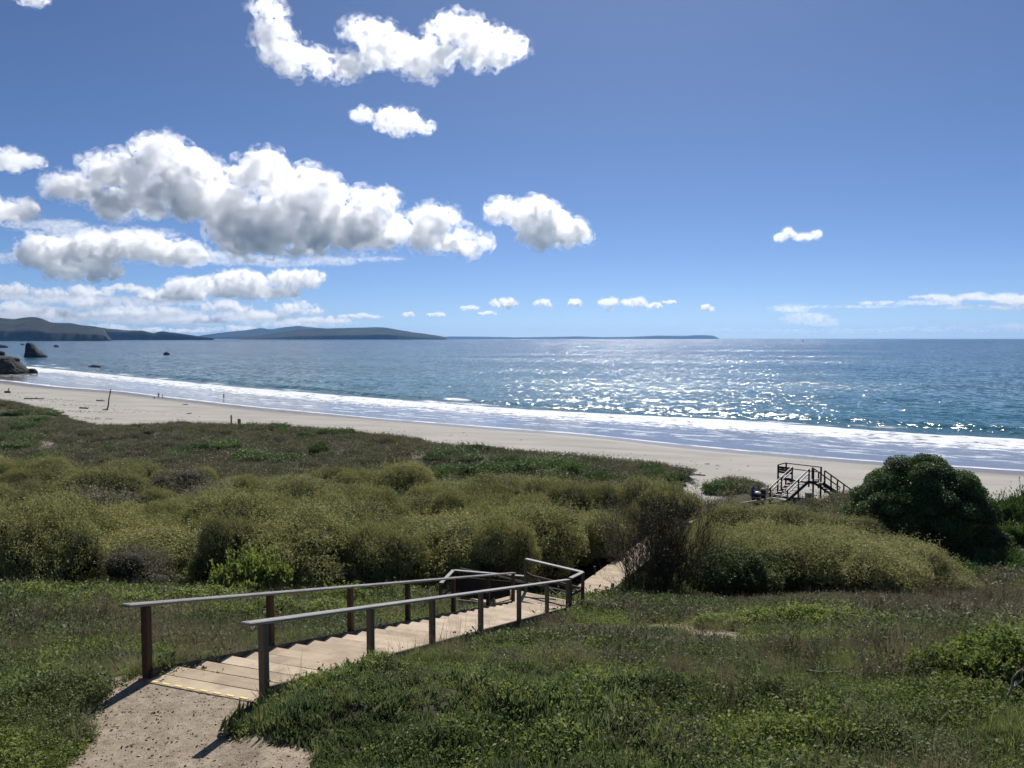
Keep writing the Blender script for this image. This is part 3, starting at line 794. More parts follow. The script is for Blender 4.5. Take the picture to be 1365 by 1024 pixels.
def deck(root, quad, z, heading, plank=0.14, mat=None, name='plank', tilt=None):
    """planks laid across the quad strip a-b (left side) / d-c (right side)"""
    a, b, c, d = [np.array(q, float) for q in quad]
    L = np.hypot(*(b - a)); n = max(2, int(round(L / plank)))
    for i in range(n):
        t = (i + 0.5) / n
        za = z if not isinstance(z, tuple) else z[0] + (z[1] - z[0]) * t
        l = a + (b - a) * t; r = d + (c - d) * t
        beam(name, root, p3(l, za - 0.02), p3(r, za - 0.02), L / n - 0.007, 0.04, mat or W_TREAD, bev=0.004)
def fence_run(root, pts, zs, h=RAIL_H, mid=True, post_mat=None, rail_mat=None, foot=0.35, rail_w=0.14, rails=1):
    for i, (p, z) in enumerate(zip(pts, zs)):
        beam('post', root, p3(p, z - foot), p3(p, z + h - 0.022), 0.098, 0.098, post_mat or W_STR, up=(K[0], K[1], 0), bev=0.008)
    for (p, z), (q, y) in zip(list(zip(pts, zs))[:-1], list(zip(pts, zs))[1:]):
        beam('handrail', root, p3(p, z + h), p3(q, y + h), rail_w, 0.042, rail_mat or W_RAIL, bev=0.01)
        if mid:
            beam('mid_rail', root, p3(p, z + h * 0.48), p3(q, y + h * 0.48), 0.04, 0.09, W_STR)

def build_landings():
    z = LAND_Z
    nr = stair_pt(L_at_px(758, 0), 0.0)
    c1, c2 = np.array([2.2, 23.85]), np.array([0.45, 25.15])
    root = tag(empty('stair_landing', p3((nr + c2) / 2, z)), 'small railed landing at the bottom of the long stair flight', 'landing')
    e = stair_pt(STAIR_L + 0.04, STAIR_W - 0.1); f = stair_pt(STAIR_L + 0.04, 0.1)
    deck(root, (e, c2 + np.array([-0.5, 0.2]), c1 + np.array([0.0, 0.12]), f), z - 0.01, 0)
    fence_run(root, [stair_pt(L_at_px(760, 0) + 0.12, 0.0), c1, c2], [z, z, z + 0.05])
    beam('brace', root, p3(c2, z + 0.62), p3(c1 + (c2 - c1) * 0.45, z + 0.12), 0.04, 0.09, W_STR)
    # short second flight down to a lower platform with a solid panel
    a0, b0 = np.array([-0.12, 24.72]), np.array([-0.95, 25.75])
    zl = 8.68
    root2 = tag(empty('lower_landing', p3(b0, zl)), 'lower landing with a dark solid panel under its handrail', 'landing')
    dv = (b0 - a0) / np.hypot(*(b0 - a0)); nv = np.array([dv[1], -dv[0]])
    L = np.hypot(*(b0 - a0)); n = 5
    for i in range(n):
        t0 = (i + 0.5) / n
        zt = z - (z - zl) * (i + 0.8) / n
        m = a0 + dv * L * t0
        beam('tread_plank', root2, p3(m - nv * 0.45, zt), p3(m + nv * 0.6, zt), L / n - 0.008, 0.04, W_TREAD, bev=0.004)
    for sgn in (-0.5, 0.66):
        beam('stringer', root2, p3(a0 + nv * sgn, z - 0.15), p3(b0 + nv * sgn, zl - 0.12), 0.045, 0.34, W_STR)
    deck(root2, (np.array([-2.35, 26.0]), np.array([0.2, 25.3]), np.array([0.45, 26.75]), np.array([-2.1, 27.45])), zl, 0)
    far = [np.array([0.5, 26.82]), np.array([-0.8, 27.18]), np.array([-2.1, 27.55])]
    beam('side_panel', root2, p3(far[0] - [0, 0.07], zl + 0.44), p3(far[2] - [0, 0.07], zl + 0.44), 0.03, 0.74, W_DARK)
    fence_run(root2, far, [zl, zl, zl], mid=False, post_mat=W_POST)
    fence_run(root2, [far[2], np.array([-2.42, 26.05])], [zl, zl], mid=True, post_mat=W_POST)
    b1 = np.array([-2.1, 27.9]); 
    # third flight, hidden for the most part, running down to the boardwalk
    a, b = np.array([-1.3, 28.4]), np.array([2.2, 33.6])
    root3 = tag(empty('wooden_staircase', p3((a + b) / 2, 7.0)), 'last stair flight descending behind the landing to the boardwalk', 'staircase')
    dv3 = (b - a) / np.hypot(*(b - a)); nv3 = np.array([-dv3[1], dv3[0]])
    n = 14; L = np.hypot(*(b - a))
    for i in range(n):
        t0 = (i + 0.5) / n
        zt = zl - 0.3 + (BW_Z + 0.05 - zl + 0.3) * t0
        m = a + (b - a) * t0
        beam('tread_plank', root3, p3(m - nv3 * 0.7, zt), p3(m + nv3 * 0.7, zt), L / n - 0.01, 0.04, W_TREAD, bev=0.004)
    for sgn in (-1, 1):
        beam('stringer', root3, p3(a + nv3 * 0.74 * sgn, zl - 0.4), p3(b + nv3 * 0.74 * sgn, BW_Z - 0.12), 0.045, 0.32, W_STR)
        pts = [a + (b - a) * t + nv3 * 0.80 * sgn for t in (0.02, 0.34, 0.67, 1.0)]
        zz = [zl - 0.3 + (BW_Z - zl + 0.3) * t for t in (0.02, 0.34, 0.67, 1.0)]
        fence_run(root3, pts, zz, mid=(sgn < 0), post_mat=W_DARK)
build_landings()

def build_boardwalk():
    pts = [np.array(p) for p in BW]
    zz = [BW_Z, BW_Z, 5.55, 4.95]
    root = tag(empty('boardwalk', p3(pts[0], BW_Z)), 'pale plank boardwalk running from the stair foot into the scrub', 'boardwalk')
    hw = 0.84
    for k in range(3):
        a, b = pts[k], pts[k + 1]
        d = (b - a) / np.hypot(*(b - a)); nl = np.array([-d[1], d[0]])
        if k == 0: a = a - d * 0.6
        deck(root, (a + nl * hw, b + nl * hw, b - nl * hw, a - nl * hw), (zz[k], zz[k + 1]), 0, plank=0.145)
        for sgn in (-1, 1):
            beam('edge_joist', root, p3(a + nl * hw * 0.93 * sgn, zz[k] - 0.135), p3(b + nl * hw * 0.93 * sgn, zz[k + 1] - 0.135), 0.05, 0.18, W_STR, bev=0)
    d = (pts[1] - pts[0]) / np.hypot(*(pts[1] - pts[0])); nl = np.array([-d[1], d[0]])
    def bp(px, py, side):
        w = on_z(px, py, BW_Z)[:2]; t = (w - pts[0]) @ d
        return pts[0] + d * t + nl * (hw + 0.07) * side
    for px, py, side in ((794, 764, 1), (817, 787, -1), (814, 750, 1)):
        q = bp(px, py, side)
        beam('kerb_post', root, p3(q, BW_Z - 0.4), p3(q, BW_Z + 0.34), 0.13, 0.13, W_DARK, up=(d[0], d[1], 0), bev=0.012)
    # low fence on the right of the boardwalk foot
    q0 = on_z(809, 813, BW_Z - 0.15)[:2]
    q1 = q0 + np.array([1.75, -0.35])
    root = tag(empty('wooden_fence', p3(q0, BW_Z - 0.2)), 'low dark two-rail fence beside the foot of the boardwalk', 'fence')
    ends = [q0, (q0 + q1) / 2, q1]
    for q in ends:
        beam('post', root, p3(q, Hs(*q) - 0.3), p3(q, BW_Z + 0.78), 0.1, 0.1, W_DARK, up=(1, 0, 0), bev=0.01)
    for h in (0.76, 0.40):
        beam('rail', root, p3(q0 - (q1 - q0) * 0.04, BW_Z + h), p3(q1 + (q1 - q0) * 0.04, BW_Z + h), 0.12, 0.06, W_DARK)
build_boardwalk()

def build_beach_stairs():
    """steps up and over the dune, then down to the sand"""
    Y0 = 61.5
    def P(px, Y): return np.array([(px - CX) / F_PX * Y, Y])
    z0, zd = 5.05, 6.25
    a, b = P(1041, Y0), P(1071, Y0 + 2.9)             # foot and head of the near flight (centre line)
    root = tag(empty('beach_stairs', p3(a, z0)), 'weathered wooden steps climbing over the dune to the beach', 'stairs')
    d = (b - a) / np.hypot(*(b - a)); nl = np.array([-d[1], d[0]]); hw = 0.62
    n = 7; L = np.hypot(*(b - a))
    for i in range(n):
        t = (i + 0.5) / n; zt = z0 + (zd - z0) * (i + 1) / n
        m = a + (b - a) * t
        beam('tread', root, p3(m + nl * hw, zt - 0.025), p3(m - nl * hw, zt - 0.025), L / n * 0.9, 0.05, W_RAIL)
    for sgn in (-1, 1):
        beam('stringer', root, p3(a + nl * (hw + .03) * sgn, z0 + 0.02), p3(b + nl * (hw + .03) * sgn, zd - 0.1), 0.06, 0.28, W_DARK)
        pts = [a + (b - a) * t + nl * (hw + 0.1) * sgn for t in (0.02, 0.5, 0.98)]
        zs = [z0 + (zd - z0) * t for t in (0.02, 0.5, 0.98)]
        for p, z in zip(pts, zs):
            beam('post', root, p3(p, z - 0.5), p3(p, z + 1.0), 0.11, 0.11, W_DARK, up=(1, 0, 0), bev=0.01)
        for h, w in ((1.0, 0.13), (0.68, 0.09)):
            beam('handrail', root, p3(pts[0] - d * 0.25, zs[0] + h - 0.12), p3(pts[2], zs[2] + h), 0.05, w, W_RAIL)
    # platform
    c = [b + nl * 2.0, b + nl * 2.0 + d * 1.5, b - nl * 1.05 + d * 1.5, b - nl * 1.05]
    deck(root, (c[0], c[1], c[2], c[3]), zd, 0, plank=0.2, mat=W_RAIL)
    for p in c: beam('post', root, p3(p, zd - 1.7), p3(p, zd + 1.02), 0.12, 0.12, W_DARK, up=(1, 0, 0), bev=0.01)
    beam('joist', root, p3(c[0], zd - 0.14), p3(c[3], zd - 0.14), 0.05, 0.2, W_DARK, bev=0)
    bl = b + nl * (hw + 0.15)
    for h in (0.62, 0.82): beam('bench_back', root, p3(c[0], zd + h), p3(bl, zd + h), 0.05, 0.175, W_DARK)
    beam('bench_back', root, p3(c[0], zd + 0.42), p3(bl, zd + 0.42), 0.05, 0.175, W_DARK)
    for h in (0.98, 0.55):
        beam('handrail', root, p3(c[1], zd + h), p3(c[2], zd + h), 0.05, 0.09, W_RAIL)
        beam('handrail', root, p3(c[0], zd + h + 0.03), p3(c[1], zd + h + 0.03), 0.05, 0.09, W_DARK)
    # flight down to the beach, away to the right
    e0 = (c[2] + c[3]) / 2; e1 = e0 + np.array([2.55, 0.75])
    z1 = zd - 1.75
    d2 = (e1 - e0) / np.hypot(*(e1 - e0)); n2 = np.array([-d2[1], d2[0]])
    for i in range(8):
        t = (i + 0.5) / 8
        m = e0 + (e1 - e0) * t
        beam('tread', root, p3(m + n2 * 0.66, zd - (zd - z1) * (i + 1) / 8 + 0.02), p3(m - n2 * 0.66, zd - (zd - z1) * (i + 1) / 8 + 0.02), 0.29, 0.05, W_RAIL)
    for sgn in (-1, 1):
        beam('stringer', root, p3(e0 + n2 * 0.72 * sgn, zd - 0.16), p3(e1 + n2 * 0.72 * sgn, z1 - 0.08), 0.06, 0.28, W_DARK)
        pts = [e0 + (e1 - e0) * t + n2 * 0.78 * sgn for t in (0.04, 0.28, 0.52, 0.76, 1.0)]
        zs = [zd + (z1 - zd) * t for t in (0.04, 0.28, 0.52, 0.76, 1.0)]
        for p, z in zip(pts, zs):
            beam('post', root, p3(p, z - 0.4), p3(p, z + 0.98), 0.09, 0.09, W_DARK, up=(1, 0, 0), bev=0)
        beam('handrail', root, p3(pts[0], zs[0] + 0.98), p3(pts[-1] + d2 * 0.3, zs[-1] + 0.80), 0.05, 0.10, W_RAIL if sgn > 0 else W_DARK)
    # pale notice board with a round emblem, low beside the steps
    q = P(1083, Y0 - 0.6); zq = 5.22
    sg = tag(empty('notice_sign', p3(q, zq)), 'pale notice board with a round yellow emblem beside the beach steps', 'sign')
    M_SIGN = m_plain('faded_sign', (0.46, 0.47, 0.44), 0.6, 0.12, 12); M_EMB = m_plain('emblem_yellow', (0.42, 0.33, 0.10), 0.6, 0.2)
    M_EMB2 = m_plain('emblem_green', (0.12, 0.16, 0.10), 0.6, 0.2)
    for sx in (-0.28, 0.28):
        beam('post', sg, p3(q + [sx, 0.06], zq - 0.9), p3(q + [sx, 0.06], zq + 0.62), 0.07, 0.07, W_DARK, up=(1, 0, 0), bev=0)
    board = beam('board', sg, p3(q - [0.36, 0.0], zq + 0.35), p3(q + [0.36, 0.0], zq + 0.35), 0.03, 0.50, M_SIGN)
    for r, m_, dy in ((0.17, M_EMB, 0.019), (0.09, M_EMB2, 0.026)):
        bm = bmesh.new(); bmesh.ops.create_cone(bm, cap_ends=True, segments=24, radius1=r, radius2=r, depth=0.008)
        me = bpy.data.meshes.new('emblem'); bm.to_mesh(me); bm.free()
        em = link('emblem', me, m_, board)
        em.matrix_basis = board.matrix_basis.inverted() @ (Matrix.Translation((-0.06, -dy, 0.35)) @ Matrix.Rotation(math.pi / 2, 4, 'X'))
    # bins by the boardwalk end
    def bin_(px, Y, r, h, body, lid, label, lidr=1.06, square=False):
        q = P(px, Y); zq = 5.30
        rt = tag(empty('rubbish_bin', p3(q, zq)), label, 'bin', 'bins beside the boardwalk end')
        def lathe(name, prof, mat, seg=20):
            n = len(prof); vs = []; fs = []
            for (rr, zz) in prof:
                for k in range(seg):
                    an = 2 * math.pi * k / seg; vs.append((rr * math.cos(an), rr * math.sin(an), zz))
            for i in range(n - 1):
                for k in range(seg): fs.append((i * seg + k, i * seg + (k + 1) % seg, (i + 1) * seg + (k + 1) % seg, (i + 1) * seg + k))
            return link(name, mesh_np(name, vs, fs, True), mat, rt)
        lathe('body', [(0.001, -0.6), (r * 0.86, -0.6), (r * 0.88, 0.0), (r, h * 0.94), (r * 1.04, h * 0.95), (r * 1.04, h), (r * 0.9, h)], body)
        lid_ = lathe('lid', [(r * lidr, h + 0.0), (r * lidr, h + 0.05), (r * 0.8, h + 0.13), (r * 0.3, h + 0.17), (0.001, h + 0.175)], lid)
        knob = lathe('lid_knob', [(0.001, h + 0.17), (0.03, h + 0.175), (0.035, h + 0.20), (0.001, h + 0.215)], lid); knob.parent = lid_
        lathe('rim', [(r * 1.08, h * 0.52), (r * 1.1, h * 0.55), (r * 1.08, h * 0.58)], lid)
    MB = m_plain('bin_blue', (0.06, 0.10, 0.20), 0.5, 0.15); MK = m_plain('bin_black', (0.02, 0.022, 0.025), 0.5, 0.2); MW = m_plain('bin_lid_white', (0.62, 0.64, 0.66), 0.4, 0.1); MG = m_plain('bin_lid_grey', (0.36, 0.36, 0.33), 0.5, 0.15)
    bin_(1007, 60.5, 0.13, 0.95, MB, MB, 'slim blue bin standing at the end of the bin row')
    bin_(1013, 60.2, 0.24, 0.62, MK, MW, 'low black bin with a shiny white lid between two others', 1.15)
    bin_(1021, 60.8, 0.19, 0.78, MK, MG, 'black bin with a dull grey lid nearer the beach steps')
    # low rail of boards along the boardwalk end
    a, b = P(991, 58.6), P(1032, 60.6)
    rt = tag(empty('timber_kerb', p3(a, 4.9)), 'low grey timber kerb running towards the beach steps', 'kerb')
    beam('kerb_board', rt, p3(a, 5.47), p3(b, 5.42), 0.10, 0.16, W_RAIL)
    for t in (0.05, 0.5, 0.95):
        q = a + (b - a) * t
        beam('post', rt, p3(q + [0, 0.1], 4.4), p3(q + [0, 0.1], 5.52), 0.09, 0.09, W_DARK, up=(1, 0, 0), bev=0)
build_beach_stairs()

# ------------------------------------------------------------------ foliage meshes
def leaf_mesh(name, P, N, length, width, rng, bend=0.25, mats=None):
    """one bent diamond (two triangles) per point; N is the outward direction"""
    n = len(P)
    T = np.cross(N, rng.normal(size=(n, 3))); T /= np.linalg.norm(T, axis=1, keepdims=True) + 1e-9
    ax = N * rng.uniform(0.1, 1.0, (n, 1)) + T * rng.uniform(0.4, 1.0, (n, 1)); ax /= np.linalg.norm(ax, axis=1, keepdims=True)
    sd = np.cross(ax, N + 0.5 * rng.normal(size=(n, 3))); sd /= np.linalg.norm(sd, axis=1, keepdims=True) + 1e-9
    nn = np.cross(sd, ax)
    L = length * rng.uniform(0.6, 1.3, (n, 1)); W = width * rng.uniform(0.7, 1.3, (n, 1))
    V = np.stack([P, P + ax * L * 0.5 + sd * W * 0.5 + nn * L * bend * 0.3, P + ax * L, P + ax * L * 0.5 - sd * W * 0.5 + nn * L * bend * 0.3], 1).reshape(-1, 3)
    b = np.arange(n) * 4
    F = np.stack([np.stack([b, b + 1, b + 2], 1), np.stack([b, b + 2, b + 3], 1)], 1).reshape(-1, 3)
    return mesh_np(name, V, F)
def tube_mesh(name, paths, r0, r1, sides=3):
    """tapered tubes along polylines (k,3)"""
    VV, FF, off = [], [], 0
    for pth, a, b in zip(paths, r0, r1):
        pth = np.asarray(pth, float); k = len(pth)
        tg = np.gradient(pth, axis=0); tg /= np.linalg.norm(tg, axis=1, keepdims=True) + 1e-9
        ref = np.array([0.31, 0.87, 0.39])
        s1 = np.cross(tg, ref); s1 /= np.linalg.norm(s1, axis=1, keepdims=True) + 1e-9
        s2 = np.cross(tg, s1)
        rr = np.linspace(a, b, k)[:, None]
        ring = [pth + rr * (math.cos(2 * math.pi * j / sides) * s1 + math.sin(2 * math.pi * j / sides) * s2) for j in range(sides)]
        V = np.stack(ring, 1).reshape(-1, 3)
        i = np.arange(k - 1)[:, None] * sides; j = np.arange(sides)[None, :]; j2 = (j + 1) % sides
        FF.append(np.stack([i + j, i + j2, i + sides + j2, i + sides + j], -1).reshape(-1, 4) + off)
        VV.append(V); off += len(V)
    return mesh_np(name, np.vstack(VV), np.vstack(FF))
def shell_points(lobes, n, rng, thick=0.18, zmin=-0.15, inner=0.80):
    """points on the outer shell of a union of ellipsoids (cx,cy,cz,rx,ry,rz), z >= 0"""
    lb = np.array(lobes, float)
    area = (lb[:, 3] * lb[:, 4] + lb[:, 3] * lb[:, 5] + lb[:, 4] * lb[:, 5]); pr = area / area.sum()
    P, N = [], []; tot = 0
    while tot < n:
        m = n * 2
        k = rng.choice(len(lb), m, p=pr)
        d = rng.normal(size=(m, 3)); d /= np.linalg.norm(d, axis=1, keepdims=True)
        d[:, 2] = np.where(d[:, 2] < zmin, -d[:, 2] * 0.8, d[:, 2])
        rr = 1 - np.abs(rng.normal(0, thick, (m, 1))) + rng.uniform(0, 0.08, (m, 1))
        p = lb[k, :3] + d * lb[k, 3:] * rr
        ok = p[:, 2] > 0.02
        for c in lb:
            e = (((p - c[:3]) / c[3:]) ** 2).sum(1)
            ok &= e > inner ** 2 * 0.72
        P.append(p[ok]); nn = d / lb[k, 3:]; nn /= np.linalg.norm(nn, axis=1, keepdims=True); N.append(nn[ok]); tot += ok.sum()
    return np.vstack(P)[:n], np.vstack(N)[:n]
def rand_lobes(rng, w, h, n, flat=0.8):
    L = [(0, 0, h * 0.30, w * 0.34, w * 0.34, h * 0.50)]
    for k in range(n):
        a = 2 * math.pi * (k + rng.uniform(-0.3, 0.3)) / n; r = w * rng.uniform(0.12, 0.34)
        s = rng.uniform(0.16, 0.25) * w
        L.append((math.cos(a) * r, math.sin(a) * r, h * rng.uniform(0.28, 0.62) * (1.15 - r / w), s, s * rng.uniform(0.85, 1.15), s * flat * rng.uniform(0.8, 1.15) * min(1.0, h / w * 1.5)))
    return L
def core_mesh(lobes, k=0.72):
    """solid blobs added inside a shrub to stop backlight and darken its sides"""
    iv, jf = ico(1); VV, FF, off = [], [], 0
    for c in lobes:
        v = iv * (np.array(c[3:]) * k) * (1 + 0.25 * fbm(iv[:, 0:1] * 2 + c[0], iv[:, 1:2] * 2 + c[1], iv[:, 2:3] * 2, seed=7, oct=2)) + np.array(c[:3])
        v[:, 2] = np.maximum(v[:, 2], 0.02)
        VV.append(v); FF.append(jf + off); off += len(iv)
    return np.vstack(VV), np.vstack(FF)
def stem_paths(rng, lobes, n, h):
    lb = np.array(lobes); paths = []
    for k in range(n):
        c = lb[rng.integers(len(lb))]
        d = rng.normal(size=3); d /= np.linalg.norm(d); d[2] = abs(d[2])
        e = c[:3] + d * c[3:] * rng.uniform(0.75, 1.05)
        b = np.array([rng.normal(0, 0.25), rng.normal(0, 0.25), 0.0]) + 0.25 * np.array([e[0], e[1], 0])
        m1 = b * 0.6 + e * 0.4 + np.array([0, 0, 0.10 * h]) + rng.normal(0, 0.08, 3); m2 = b * 0.25 + e * 0.75 + rng.normal(0, 0.07, 3)
        paths.append([b, m1, m2, e])
    return paths

L_OLIVE = m_leaf('olive_leaves', [(0.12, 0.12, 0.0624), (0.24, 0.2424, 0.1056), (0.336, 0.33, 0.138), (0.432, 0.396, 0.18)], trans=0.25, spec=0.1)
L_DARK = m_leaf('dark_evergreen_leaves', [(0.03, 0.06, 0.0216), (0.084, 0.138, 0.042), (0.144, 0.216, 0.066), (0.228, 0.3, 0.108)], trans=0.22, rough=0.5)
L_BRIGHT = m_leaf('bright_green_leaves', [(0.088, 0.1155, 0.033), (0.154, 0.198, 0.055), (0.22, 0.2695, 0.077), (0.33, 0.352, 0.121)], trans=0.38)
L_MID = m_leaf('mid_green_leaves', [(0.055, 0.075, 0.03), (0.1, 0.13, 0.05), (0.15, 0.18, 0.07), (0.22, 0.24, 0.11)], trans=0.3)
L_GREY = m_leaf('grey_dune_leaves', [(0.1, 0.092, 0.055), (0.165, 0.15, 0.095), (0.21, 0.2, 0.125), (0.28, 0.26, 0.17)], trans=0.2)
L_GRASS = m_leaf('meadow_grass', [(0.1047, 0.1294, 0.0493), (0.1786, 0.2156, 0.0801), (0.2464, 0.2772, 0.1047), (0.3819, 0.3696, 0.1725)], trans=0.35)
L_DRY = m_leaf('dry_grass', [(0.125, 0.1, 0.0562), (0.2125, 0.175, 0.1063), (0.3, 0.25, 0.1625), (0.4, 0.35, 0.25)], trans=0.25)
L_ICE = m_leaf('iceplant_fingers', [(0.04, 0.065, 0.035), (0.12, 0.165, 0.075), (0.22, 0.27, 0.125), (0.4, 0.42, 0.22)], trans=0.3, rough=0.4, spec=0.4)
L_MARRAM = m_leaf('marram_blades', [(0.085, 0.083, 0.042), (0.14, 0.132, 0.066), (0.2, 0.18, 0.095), (0.29, 0.25, 0.145)], trans=0.3)
M_STEM = m_plain('grey_brown_stems', (0.085, 0.07, 0.058), 0.9, 0.35, 3.0)
M_TWIG = m_plain('bare_brown_twigs', (0.075, 0.062, 0.048), 0.9, 0.35, 2.0)
M_SHADE_CORE = m_plain('shade_core_dark', (0.05, 0.045, 0.035), 0.95, 0.5, 9.0)  # dark tone of the light-blocking cores added inside the shrubs
M_PALE = m_plain('bleached_branch', (0.30, 0.27, 0.225), 0.85, 0.25, 5.0)

KIND = {}
def make_kind(key, n_var, w, h, n_lobe, n_leaf, ll, lw, mat, n_stem, thick=0.2, flat=0.85, seed=0, stem_mat=None, sr=0.012):
    out = []
    for v in range(n_var):
        rng = np.random.default_rng(seed + 31 * v)
        lb = rand_lobes(rng, w, h, n_lobe, flat)
        P, N = shell_points(lb, n_leaf, rng, thick)
        P = P + N * (0.75 * fbm(P[:, 0] * 1.1 + v * 7, P[:, 1] * 1.1, P[:, 2] * 1.1, seed=5, oct=3) * 0.22 * w)[:, None]
        P[:, 2] = np.maximum(P[:, 2], 0.02)
        # loose sprays standing out of the surface
        ns = max(30, n_leaf // 70); pick = rng.choice(len(P), ns); sd_ = N[pick] * 0.6 + np.array([0, 0, 0.8]) + rng.normal(0, 0.35, (ns, 3))
        tt = np.linspace(0.0, 1.0, 9)[None, :, None]
        sp_ = (P[pick][:, None, :] + sd_[:, None, :] * tt * (0.085 * w * rng.uniform(0.5, 1.3, (ns, 1, 1)))).reshape(-1, 3)
        P = np.vstack([P, sp_ + rng.normal(0, 0.008 * w, sp_.shape)]); N = np.vstack([N, np.repeat(N[pick], 9, axis=0)])
        N = N + np.array([0, 0, 0.35]); N /= np.linalg.norm(N, axis=1, keepdims=True)
        me = leaf_mesh('foliage', P, N, ll, lw, rng); me.materials.append(mat)
        cvv, cff = core_mesh(lb)  # added core, keeps sunlight from passing through the foliage
        st = mesh_np('shade_core', cvv, cff); st.materials.append(M_SHADE_CORE)
        inner = st; st = None
        if n_stem:
            pt = stem_paths(rng, lb, n_stem, h)
            st = tube_mesh('stems', pt, [sr] * n_stem, [sr * 0.3] * n_stem); st.materials.append(stem_mat or M_STEM)
        out.append((me, st, inner))
    KIND[key] = out
make_kind('olive', 5, 5.0, 3.5, 13, 32000, 0.095, 0.042, L_OLIVE, 260, 0.22, seed=11)
make_kind('olive_dead', 3, 4.4, 2.9, 11, 7000, 0.11, 0.04, L_GREY, 900, 0.3, seed=61, sr=0.010)
make_kind('mid', 3, 3.6, 2.8, 10, 12000, 0.12, 0.06, L_MID, 120, 0.2, seed=21)
make_kind('bright', 4, 2.0, 1.0, 8, 6500, 0.085, 0.055, L_BRIGHT, 40, 0.2, seed=31, sr=0.008)
make_kind('dune_green', 4, 4.0, 0.95, 9, 5000, 0.16, 0.08, L_DARK, 0, 0.22, flat=0.7, seed=41)
make_kind('dune_grey', 4, 3.4, 0.9, 8, 3600, 0.17, 0.05, L_GREY, 160, 0.3, flat=0.7, seed=51)
_cnt = {}
def shrub(key, name, loc, scale, label, group, rng, cat='shrub', sink=0.12):
    i = _cnt.get(key, 0); _cnt[key] = i + 1
    me, st, inner = KIND[key][i % len(KIND[key])]
    o = empty(name, (loc[0], loc[1], loc[2] - sink), rng.uniform(0, 6.28))
    o.scale = scale
    f = bpy.data.objects.new('foliage', me); COL.objects.link(f); f.parent = o
    q = bpy.data.objects.new('shade_core', inner); COL.objects.link(q); q.parent = o
    if st is not None:
        g = bpy.data.objects.new('stems', st); COL.objects.link(g); g.parent = o
    return tag(o, label, cat, group)

PLACED = []          # (x, y, r) of everything leafy, to keep grass and each other apart
def try_place(x, y, r, minsep):
    for (a, b, c) in PLACED:
        if (a - x) ** 2 + (b - y) ** 2 < (minsep * (c + r)) ** 2: return False
    PLACED.append((x, y, r)); return True

